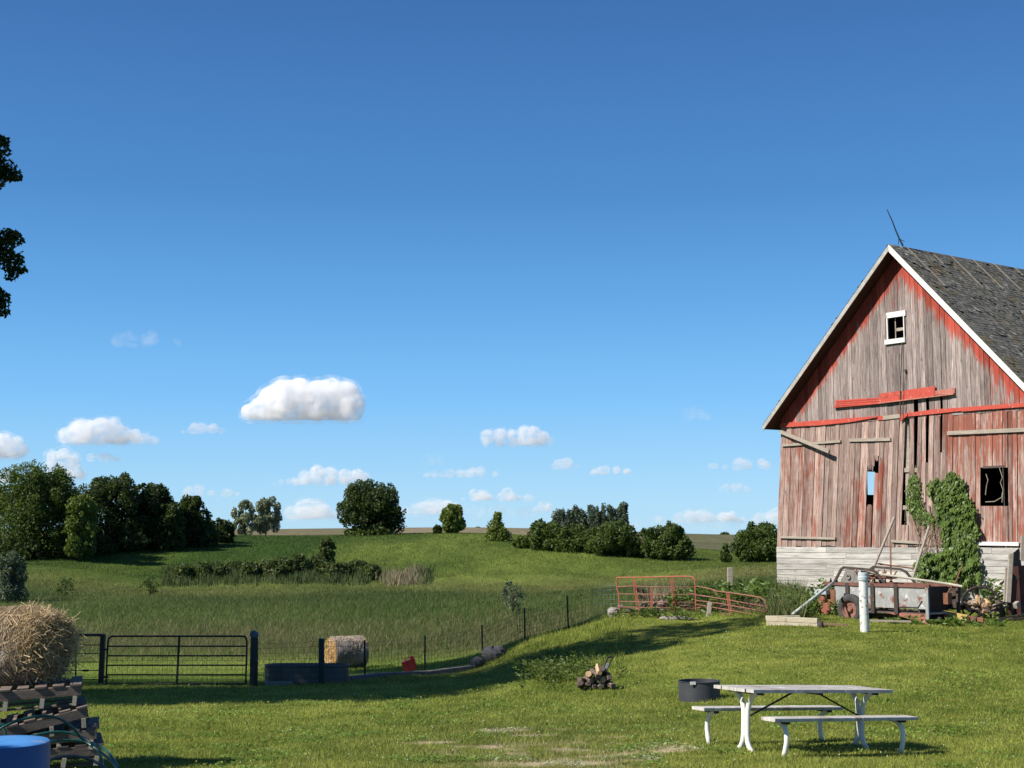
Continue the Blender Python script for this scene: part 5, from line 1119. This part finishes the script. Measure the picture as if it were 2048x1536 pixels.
TREES = [
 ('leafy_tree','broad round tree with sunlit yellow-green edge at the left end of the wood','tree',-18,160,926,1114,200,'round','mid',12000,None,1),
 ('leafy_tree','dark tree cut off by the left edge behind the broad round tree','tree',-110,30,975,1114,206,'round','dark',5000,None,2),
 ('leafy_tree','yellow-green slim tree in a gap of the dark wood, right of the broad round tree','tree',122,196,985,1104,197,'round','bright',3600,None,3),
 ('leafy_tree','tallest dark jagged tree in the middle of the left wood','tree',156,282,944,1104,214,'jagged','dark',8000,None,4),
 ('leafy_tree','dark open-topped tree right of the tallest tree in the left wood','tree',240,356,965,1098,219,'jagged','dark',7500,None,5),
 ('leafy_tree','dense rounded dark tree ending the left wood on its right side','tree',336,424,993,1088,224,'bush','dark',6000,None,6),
 ('leafy_tree','dark tree filling the gap behind the yellow-green slim tree in the left wood','tree',92,205,968,1110,208,'round','dark',5000,None,31),
 ('leafy_tree','low dark tree filling the wood before the dense rounded one at its right','tree',296,372,1004,1094,216,'bush','dark',3600,None,32),
 ('shrub','dark thicket bush tapering off the right tip of the left wood','shrub',398,470,1038,1078,232,'bush','dark',3000,None,7),
 ('leafy_tree','paler left tree of the silvery pair on the skyline','tree',463,516,1001,1061,430,'airy','silver',1500,.40,8),
 ('leafy_tree','taller right tree of the silvery pair on the skyline','tree',500,562,991,1061,436,'airy','silver',1900,.40,9),
 ('leafy_tree','big round dark tree standing alone on the middle of the hill','tree',674,812,962,1070,275,'round','dark',9000,None,10),
 ('leafy_tree','small bushy bright green tree on the hill crest right of the big lone tree','tree',880,930,1010,1068,270,'round','bright',3000,None,11),
 ('leafy_tree','small pointed light green tree with a bare stem, lower on the slope','tree',968,1021,1025,1084,233,'cone','bright',1700,None,12),
 ('leafy_tree','leftmost upright bushy tree of the dark clump before the poplars','tree',1054,1130,1038,1103,216,'bush','mid',4200,None,13),
 ('shrub','lower dark bush between the upright tree and the large domed bush','shrub',1100,1196,1050,1108,213,'bush','mid',3600,None,14),
 ('shrub','large domed bush right below the poplar row','shrub',1164,1284,1044,1114,210,'bush','mid',6000,None,15),
 ('shrub','rounded dark bush at the right end of the clump before the poplars','shrub',1268,1382,1045,1120,208,'bush','mid',6500,None,16),
 ('shrub','big dark bush emerging from behind the left corner of the barn','shrub',1468,1572,1046,1126,203,'bush','mid',6500,None,17),
 ('shrub','small pointed bush left of the bush beside the barn','shrub',1436,1466,1088,1122,200,'cone','mid',1200,None,18),
 ('shrub','tiny dark round bush on the crest left of the small bright tree','shrub',866,884,1051,1068,268,'bush','dark',900,None,19),
 ('shrub','low yellow-green bush at the left foot of the dark clump','shrub',1026,1072,1071,1096,219,'bush','bright',1800,None,20),
 ('shrub','grey-green willow bush at the left edge in front of the wood','shrub',-25,56,1098,1166,118,'bush','blue',4500,.09,21),
 ('shrub','dark brush at the foot of the big lone tree','shrub',690,790,1052,1074,273,'bush','mid',3000,None,22),
 ('shrub','small lone bush standing above the shrub row on the slope','shrub',636,672,1075,1112,200,'jagged','olive',1500,None,23),
]
for a in TREES: pxtree(*(a[:10]+(int(a[10]*2.6),)+a[11:12]), seed=a[12])
for i, (u0, u1, vb_) in enumerate(((-10,80,1116),(60,150,1114),(130,230,1110),(210,300,1104),(280,370,1098),(350,440,1088))):
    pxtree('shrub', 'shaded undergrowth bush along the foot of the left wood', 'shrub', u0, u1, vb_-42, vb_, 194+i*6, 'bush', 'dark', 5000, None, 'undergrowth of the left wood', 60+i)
for i in range(11):
    u = 1112+i*13.6; tall = 1021-i*1.2+R.uniform(-6,5)
    pxtree('poplar', 'slender grey-green poplar in the row on the skyline behind the dark clump', 'tree', u-15, u+16, tall, 1068, 560, 'poplar', 'blue', 2300, .42, 'row of poplars', 80+i)
for i in range(26):
    u = 360+i*15.8+R.uniform(-8,8); w = R.uniform(17,27); h = R.uniform(22,42)*(1-abs(i-13)/26)
    pxtree('marsh_shrub', 'dark olive shrub in the row across the marshy meadow', 'shrub', u-w, u+w, 1146-h, 1147+R.uniform(-2,3), 186+R.uniform(-5,8), 'bush', 'olive', 3000, None, 'row of shrubs in the marsh', 100+i)
for i, (u0,u1,vt,vb,Y,l) in enumerate(((998,1052,1158,1190,88,'pale loose weed bush in the dark meadow above the steel posts'),(106,156,1153,1166,128,'left of two low weed bushes at the edge of the dark marsh'),(280,322,1150,1165,130,'right of two low weed bushes at the edge of the dark marsh'))):
    pxtree('weed_shrub', l, 'shrub', u0, u1, vt, vb, Y, 'airy', 'blue' if i == 0 else 'mid', 700, .08, None, 140+i, inner=.5)
# distant bumps on the skyline field
for i, u in enumerate((955, 1066, 1450, 1500)):
    pxtree('shrub', ('far shrub dot on the skyline right of the small bright tree','far shrub dot on the skyline left of the poplars','far shrub dot on the olive ridge left of the barn','second far shrub dot on the olive ridge, nearest the barn')[i], 'shrub', u-9, u+9, 1054+(10 if i > 1 else 0), 1062+(10 if i > 1 else 0), 690, 'bush', 'dark', 250, .5, None, 150+i)
# tall trees of the farmyard just left of the view: their crowns shade the lawn, a few boughs reach into the frame
def big_tree(label, x, y, H, rx, seed, boughs=(), n=9000, leaf=.17, low=.22, mat='dark'):
    b = Vector((x, y, gz(x, y))); q = random.Random(seed); L = []
    for i in range(34):
        t = q.uniform(0, 6.28); h = q.uniform(low, .97); rr = math.sqrt(max(0.05, 1-((h-.55)/.52)**2))*q.uniform(.2, .85); r = q.uniform(.14, .24)
        L.append((math.cos(t)*rr*rx, math.sin(t)*rr*rx, h*H, r*rx*2*.8, r*rx*2*.8, r*rx*2*.7, q.random()))
    # keep the crown left of the view, the boughs excepted
    L = [l for l in L if l[0]+l[3]*1.35 < -.372*(y+l[1]+l[4])-x]
    L = [(bu[0]-b.x, bu[1]-b.y, bu[2]-b.z, bu[3], bu[4], bu[5], -.1) for bu in boughs] + L
    return grow('tall_tree', label, 'tree', b, L, mat, n, leaf, H*.018, inner=.3, trunk_h=H*.8)
def bough(u, v, Y, rpx, sq=1.0): p = P(u, v, Y); r = rpx/F*Y; return (p.x, p.y, p.z, r, r, r*sq)
BO = [bough(-8,300,34,26), bough(12,340,34,22), bough(30,352,34,14,.8), bough(-10,352,34,24), bough(6,283,34,13), bough(-30,320,34,32),
      bough(12,480,34,24), bough(30,478,34,15), bough(20,520,34,26,.9), bough(38,538,34,14,.7), bough(22,548,34,14), bough(-20,500,34,32), bough(-12,590,34,22), bough(6,600,34,15,1.2), bough(10,622,34,11), bough(-25,615,34,24), bough(-50,450,34,40), bough(-60,560,34,45)]
big_tree('tall yard tree whose dark leafy boughs hang in at the left edge', -19.2, 34.0, 19.0, 5.6, 301, BO, n=46000, leaf=.058)
for x, y, H, rx, s_, lab in ((-18.6,30.0,24.0,5.2,302,'tallest yard tree out of view on the left, shading the bank'),(-17.6,26.6,15.0,4.2,303,'middle-sized yard tree out of view on the left, shading the lawn')):
    big_tree(lab, x, y, H, rx, s_, n=11000, leaf=.24, low=.16)
big_tree('narrow high-crowned yard tree out of view on the left, shading the bank weeds', -21.0, 26.6, 24.0, 4.4, 304, n=9000, leaf=.24, low=.52)
big_tree('high-crowned yard tree out of view on the left beyond the gate line', -22.5, 40.5, 26.0, 5.8, 308, n=11000, leaf=.24, low=.62)
big_tree('near yard tree out of view on the left, shading the bottom left corner', -12.4, 8.8, 9.6, 3.0, 306, n=6000, leaf=.15, low=.12)
big_tree('smaller near yard tree out of view on the left, shading the blue barrel', -10.2, 6.2, 7.0, 3.0, 307, n=6000, leaf=.15, low=.12)

# --- creeper on the gable
def inpoly(u, v, poly):
    c = False; j = len(poly)-1
    for i in range(len(poly)):
        (xi, yi), (xj, yj) = poly[i], poly[j]
        if (yi > v) != (yj > v) and u < (xj-xi)*(v-yi)/(yj-yi)+xi: c = not c
        j = i
    return c
vine = thing('climbing_vine', 'green creeper climbing the barn gable beside the dark window opening', 'climbing plant', WP(WS(1900,1160)[0], gz(*WP(WS(1900,1160)[0], 0, .3).xy), .3))
POLY = {'a': [(1855,968),(1872,960),(1888,962),(1896,944),(1908,944),(1926,962),(1930,990),(1945,1010),(1955,1060),(1951,1105),(1962,1145),(1958,1172),(1905,1172),(1885,1130),(1884,1060),(1872,1040),(1870,1003),(1857,992)],
        'b': [(1816,962),(1826,948),(1836,953),(1838,985),(1846,1020),(1868,1036),(1866,1052),(1850,1054),(1828,1036),(1814,1012),(1813,985)],
        'c': [(1826,1135),(1842,1112),(1866,1108),(1888,1105),(1915,1130),(1915,1175),(1860,1172),(1836,1160)]}
def vineleaves(key, n, size, dmax):
    poly = POLY[key]; us = [p[0] for p in poly]; vs_ = [p[1] for p in poly]; V = []; C = []
    while len(V) < n*4:
        u = R.uniform(min(us)-4, max(us)+4); v = R.uniform(min(vs_)-4, max(vs_)+4)
        if not inpoly(u+R.gauss(0,2.5), v+R.gauss(0,2.5), poly): continue
        cl = vnoise(u, v, 9, 5); cl = float(cl); dd = .05+dmax*(.25+.75*cl)*R.uniform(.3,1)*(1.0+1.0*max(0,(v-1090)/80))
        s, z = WS(u, v, dd); c = WP(s, z, dd); nrm = (N_*1.0+Zv*R.uniform(-.1,.9)+D_*R.uniform(-.8,.8)).normalized(); dn = (-Zv+nrm*nrm.z+D_*R.uniform(-.6,.6)); dn = (dn-nrm*dn.dot(nrm)).normalized(); sd = nrm.cross(dn); q = size*R.uniform(.6,1.35)
        V += [c-dn*q*.7, c+sd*q*.5-dn*q*.1, c+dn*q, c-sd*q*.5-dn*q*.1]; t = min(1, max(0, R.gauss(.25+.5*cl, .18))); C += [(t,t,t)]*4
    return V, C
V = []; C = []
for k, n, sz, dm in (('a', 4600, .070, .30), ('b', 800, .058, .12), ('c', 2300, .064, .45)): a, b = vineleaves(k, n, sz, dm); V += a; C += b
np_mesh('foliage', np.array([tuple(p) for p in V]), np.arange(len(V)).reshape(-1, 4), LM['vine'], vine, ORG[vine.name], np.array(C))
m = MB()
for k in range(70):
    u = R.uniform(1838,1885); v = R.uniform(1035,1100); p0 = WP(*WS(u, v), .05+R.random()*.1); u2 = u+R.uniform(-14,14); v2 = v+R.uniform(10,40); p1 = WP(*WS(u2, v2), .05+R.random()*.1)
    m.tube([p0, (p0+p1)/2+D_*R.uniform(-.1,.1), p1], .008, 4, False)
for pts in (((1912,1190),(1908,1120),(1900,1050),(1898,980)), ((1920,1190),(1930,1120),(1935,1060),(1925,1000)), ((1840,1070),(1825,1030),(1828,970)), ((1895,1180),(1880,1120),(1868,1060),(1860,1010))): m.tube([WP(*WS(*q), .08) for q in pts], .022, 6)
for k in range(26):
    u = R.uniform(1812,1842); v = R.uniform(925,1045); p0 = WP(*WS(u, v), .04); p1 = WP(*WS(u+R.uniform(-6,6), v+R.uniform(15,35)), .07); m.tube([p0, p1], .007, 4, False)
m.build('stem', pmat('dry_creeper_stem', (.22,.15,.10), (.36,.27,.20), 8, .9), vine)
# --- weeds
def weeds(name, spots, mat):
    V = []; C = []
    for (x, y, h, spread, nl, sz) in spots:
        z = gz(x, y); t0 = R.uniform(.25, .75)
        for k in range(nl):
            a = R.uniform(0, 6.28); f = R.random()**.7; rr = spread*math.sqrt(R.random())*(.4+.6*f); c = Vector((x+rr*math.cos(a), y+rr*math.sin(a), z+f*h)); q = sz*R.uniform(.6,1.4)
            d = Vector((math.cos(a+R.gauss(0,.8)), math.sin(a+R.gauss(0,.8)), R.uniform(-.3,1.1))).normalized(); s_ = d.cross(Vector((R.gauss(0,1),R.gauss(0,1),R.gauss(0,1)))).normalized()
            V += [c-d*q, c+s_*q*.32, c+d*q, c-s_*q*.32]; t = min(1, max(0, R.gauss(t0, .2))); C += [(t,t,t)]*4
    return tag(np_mesh(name, np.array([tuple(p) for p in V]), np.arange(len(V)).reshape(-1, 4), LM[mat], None, Vector((0,0,0)), np.array(C)), kind='stuff')
sp = []
for k in range(150):
    u = R.uniform(1330,1560); y = R.uniform(46.3,50.5)-(u-1390)*.012; q = (u-1024)/F*y; sp.append((q, y, R.uniform(.35,.85), .22, 26, .10))
for k in range(110):
    u = R.uniform(1538,1690); y = R.uniform(41.8,47.5)+(1.8 if u > 1640 else 0); q = (u-1024)/F*y
    if not in_barn(q, y): sp.append((q, y, R.uniform(.30,.75), .22, 26, .09))
for k in range(75):
    u = R.uniform(1700,1990); y = 43.0-(u-1690)/300*2.6+(R.uniform(-1.0,-.5) if u > 1775 and k % 2 else R.uniform(.6,2.4)); q = (u-1024)/F*y
    if not in_barn(q, y): sp.append((q, y, R.uniform(.12,.30), .22, 22, .07))
for k in range(14): u = R.uniform(1955,2010); y = R.uniform(43.2,44.6); sp.append(((u-1024)/F*y, y, R.uniform(.5,1.2), .22, 26, .11))
weeds('weed_growth', sp, 'vine')
sp = []
for k in range(60):
    u = R.gauss(1120,38); y = R.uniform(29.6,33.5); sp.append(((u-1024)/F*y, y, R.uniform(.22,.52), .2, 34, .05))
for k in range(26): u = R.uniform(1040,1150); y = R.uniform(33,38); sp.append(((u-1024)/F*y, y, R.uniform(.15,.35), .25, 26, .055))
for k in range(30): u = R.uniform(1225,1400); y = R.uniform(46.0,47.6)-(u-1234)*.012; sp.append(((u-1024)/F*y, y, R.uniform(.12,.35), .2, 20, .07))
weeds('bank_weeds', sp, 'mid')
# coarse grass tufts on the bank and dry stalks behind the gates
n = 9000; u = NR.uniform(960, 1260, n); y = NR.uniform(30.5, 47, n); x = (u-1024)/F*y; k = (beyond_fence(x, y) < 0) & (u > 1150-(y-30)*12) & (u < 1290-(47-y)*4); x, y = x[k], y[k]; c, dry = zone(x, y); nn = len(x)
blades('bank_grass', x, y, ground(x, y), NR.uniform(.05,.20,nn)*(.4+vnoise(x,y,1.2,41)), np.full(nn,.020), c*NR.uniform(.6,1.3,nn)[:,None], .6)
n = 420; u = NR.uniform(1290, 1372, n); y = NR.uniform(48.2, 49.3, n); x = (u-1024)/F*y
blades('dry_stalks', x, y, ground(x, y), NR.uniform(.5,1.15,n), np.full(n,.028), np.array((.40,.33,.22))*NR.uniform(.5,1.2,n)[:,None], .7)
n = 2200; u = NR.uniform(1535, 1600, n); y = NR.uniform(41, 49, n); x = (u-1024)/F*y; k = ~in_barn(x, y); x, y = x[k], y[k]; n = len(x)
blades('tall_weed_grass', x, y, ground(x, y), NR.uniform(.3,.9,n), np.full(n,.03), np.array((.14,.16,.06))*NR.uniform(.5,1.5,n)[:,None], .7)

# reeds and tall weeds that the shrub row stands in, with a dry tan stand at its right end
n = 16000; u = NR.uniform(330, 860, n); y = NR.uniform(176, 196, n); k = (vnoise(u, y, 14, 61) > .38); u, y = u[k], y[k]; n = len(u); u = u+NR.normal(0, 7, n); y = y+NR.normal(0, 2.5, n); x = (u-1024)/F*y
tn = np.clip((u-745)/40, 0, 1)*np.clip((860-u)/40, 0, 1)
rc = (np.array((.075,.105,.034))*(1-tn[:, None]) + np.array((.25,.215,.125))*tn[:, None])*NR.uniform(.6, 1.35, n)[:, None]
blades('reeds', x, y, ground(x, y), NR.uniform(.25, 1.4, n)*(.4+vnoise(u, y, 20, 62)), np.full(n, .16), rc, .5)

# ---------------------------------------------------------------- clouds: lit vapour far off
def vapour(name, dens, lo, hi, sc, st=(1, 1, 1.25)):
    """uneven vapour: noise eats into the body so its edges fray"""
    m, nt, bs, out = newmat(name); g = NT(nt); nt.nodes.remove(bs)
    v = nt.nodes.new('ShaderNodeVolumePrincipled'); v.inputs['Color'].default_value = (.985,.985,.99,1); v.inputs['Anisotropy'].default_value = 0.0
    tc = g.n('ShaderNodeTexCoord').outputs['Object']; f = g.noise(tc, sc, 8, .68, st)
    g.L(g.math('MULTIPLY', g.ramp(f, [(lo, 0.0), (hi, 1.0)]), dens), v.inputs['Density']); nt.links.new(v.outputs[0], out.inputs['Volume']); return m
VAP = {3: vapour('cloud_vapour_dense', .12, .39, .66, .045), 2: vapour('cloud_vapour', .085, .39, .70, .060), 1: vapour('cloud_vapour_thin', .055, .36, .68, .030, (.55, .55, 1.7)), 0: vapour('cloud_vapour_wisp', .008, .40, .74, .034, (.55, .55, 1.7))}
FRINGE = vapour('cloud_fringe_vapour', .030, .46, .72, .036); WISPF = vapour('cloud_wisp_fringe', .010, .46, .76, .035)
DCL = 3000.0
ctex = bpy.data.textures.new('cloud_lumps', 'CLOUDS'); ctex.noise_scale = 20; ctex.noise_depth = 4
def cloud(label, dens, u0, u1, vt, vb, seed, n=14, heap=None):
    q = random.Random(seed); k = DCL/F; c = P((u0+u1)/2, vb, DCL); W = (u1-u0)*k; H = (vb-vt)*k; m = MB()
    base = -.03*H
    def puff(x, z, r, y, sq=.85):
        vs = []; N, K = 14, 12; r = r*1.13; flat = z-r*sq < .55*H
        for i in range(K+1):
            th = math.pi*i/K; ct = math.cos(th); zz = z+r*sq*ct
            if ct < 0 and flat: zz = z+(base-z)*min(1, -ct*1.15)
            for a in range(N): vs.append(c+Vector((x+r*math.sin(th)*math.cos(2*math.pi*a/N), y+r*math.sin(th)*math.sin(2*math.pi*a/N), max(zz, base))))
        m.add(vs, [(i*N+a, (i+1)*N+a, (i+1)*N+(a+1) % N, i*N+(a+1) % N) for i in range(K) for a in range(N)])
    if heap:
        for (u, v, r) in heap:
            p = P(u, v, DCL); puff(p.x-c.x, p.z-c.z, r*k, q.uniform(-.3,.3)*r*k)
    else:
        for i in range(n):
            x = q.uniform(-.5, .5); e = math.sqrt(max(0, 1-(2*x)**2)); r = H*q.uniform(.28,.46)*(.4+.6*e); z = r*.6+q.random()**1.5*max(0, H*e-1.7*r); puff(x*max(W-2*r, W*.5), z, r, q.uniform(-.25,.25)*H)
    o = m.build('cloud', VAP[dens], origin=c); rm = o.modifiers.new('merge', 'REMESH'); rm.mode = 'VOXEL'; rm.voxel_size = max(1.5, min(W/70, H/14))
    d = o.modifiers.new('billow', 'DISPLACE'); d.texture = ctex; d.strength = .15*min(H, 50); d.mid_level = .5; d.texture_coords = 'GLOBAL'
    fr = m.build('cloud_fringe', FRINGE if dens > 1 else WISPF, o); fr.scale = (1.0, 1.0, 1.0)
    rm = fr.modifiers.new('merge', 'REMESH'); rm.mode = 'VOXEL'; rm.voxel_size = max(2.0, min(W/50, H/10))
    d = fr.modifiers.new('swell', 'DISPLACE'); d.strength = .10*H if dens > 1 else .12*H; d.mid_level = 0.0
    return tag(o, label, 'cloud', None, 'thing')
CL = [
 ('largest white flat-bottomed cumulus cloud, left of the middle of the sky',3,474,728,757,838,1,0,[(500,822,16),(520,812,20),(545,795,26),(570,785,28),(600,783,28),(632,788,30),(662,780,26),(688,785,26),(702,805,24),(714,824,13),(530,825,14),(560,820,18),(600,818,20),(640,818,20),(680,822,16),(580,775,16),(655,770,14),(556,775,14)]),
 ('second largest white cloud, upper of the group at the left edge',2,112,300,834,886,2,0,[(130,868,14),(155,858,20),(175,860,22),(205,852,19),(225,855,20),(245,866,16),(270,866,10),(290,872,7),(190,875,13),(150,875,12)]),
 ('white cloud cut off by the left edge of the photo',2,-60,50,862,915,3,0,[(-30,892,26),(5,886,22),(28,888,18),(42,898,11),(0,905,14)]),
 ('small white two-tiered cloud above the broad round tree',2,88,175,896,956,4,0,[(105,912,12),(128,908,13),(145,918,12),(125,930,12),(148,938,14),(160,946,9),(135,945,9)]),
 ('white-ended long cloud above the middle of the sky, right of the big cumulus',2,958,1105,850,890,5,0,[(975,868,11),(1000,868,13),(1025,870,13),(1050,867,17),(1065,866,16),(1085,874,13),(1100,880,6),(1040,880,8)]),
 ('long white-topped cloud just above the big lone tree',2,570,736,928,968,6,0,[(590,962,6),(610,952,12),(635,945,15),(660,948,15),(690,950,13),(715,948,12),(728,952,9),(650,960,7)]),
 ('small grey-white cloud right of the middle, left one of a pair',1,1100,1158,908,937,7,8,None),
 ('small flat white-topped cloud, right one of a pair right of the middle',2,1178,1268,924,948,8,9,None),
 ('long ragged grey cloud band in the middle above the skyline',1,846,1016,926,954,9,14,None),
 ('left head of the twin white cloud low over the small bright tree',2,922,985,970,1000,10,8,None),
 ('right head of the twin white cloud low over the small bright tree',2,990,1042,972,1000,11,7,None),
 ('small white cloud just left of the poplar row',2,1064,1116,999,1022,12,7,None),
 ('grey wispy cloud between the big cumulus and the left group',1,358,450,838,866,13,8,None),
 ('faint thin wisp high in the left part of the sky',0,210,365,655,690,14,9,None),
 ('small grey wisp high in the sky left of the barn eave',0,1335,1420,808,838,15,8,None),
 ('grey torn wisp close to the barn wall',1,1442,1560,908,938,16,11,None),
 ('low white-topped cloud bank left of the barn near the skyline',1,1300,1500,1014,1044,17,16,None),
 ('small bright spot of cloud over the bank left of the barn',2,1425,1488,1018,1040,18,7,None),
 ('low pale cloud bank right of the silvery tree pair',1,560,680,990,1036,19,14,None),
 ('small bright cloud low above the silvery tree pair',2,436,482,974,992,20,6,None),
 ('thin grey cloud streak left of the small bright cloud over the silvery pair',1,352,440,966,992,21,8,None),
 ('small faint grey cloud low left of the barn',1,1424,1506,962,984,22,7,None),
 ('pale low cloud streak behind the small bright tree',1,800,930,985,1026,23,14,None),
 ('low cloud streak at the barn corner just above the dark bush',1,1490,1640,1010,1048,24,12,None),
 ('small faint puff between the twin cloud and the ragged band',0,836,895,905,928,25,6,None),
 ('small white cloud low at the left edge above the wood',2,-30,36,925,965,26,6,None),
 ('long faint grey cloud band low between the big lone tree and the poplars',0,800,1110,1000,1034,31,22,None),
 ('flat pale haze-cloud low between the poplars and the barn',0,1240,1560,1026,1056,32,22,None),
 ('low faint cloud streak over the silvery tree pair',0,470,700,1004,1040,33,18,None),
 ('thin grey streak under the second largest white cloud',1,205,330,862,888,34,9,None),
 ('faint grey streak right of the two-tiered cloud',1,150,245,900,922,35,9,None),
 ('small grey puff right of the twin white cloud',1,1040,1075,985,1003,36,6,None),
 ('grey wing on the left of the long cloud over the big lone tree',1,540,610,952,970,37,7,None),
 ('tiny grey wisp left of the barn wall at mid height',1,1400,1450,922,938,38,6,None),
]
for a in CL: cloud(*a)
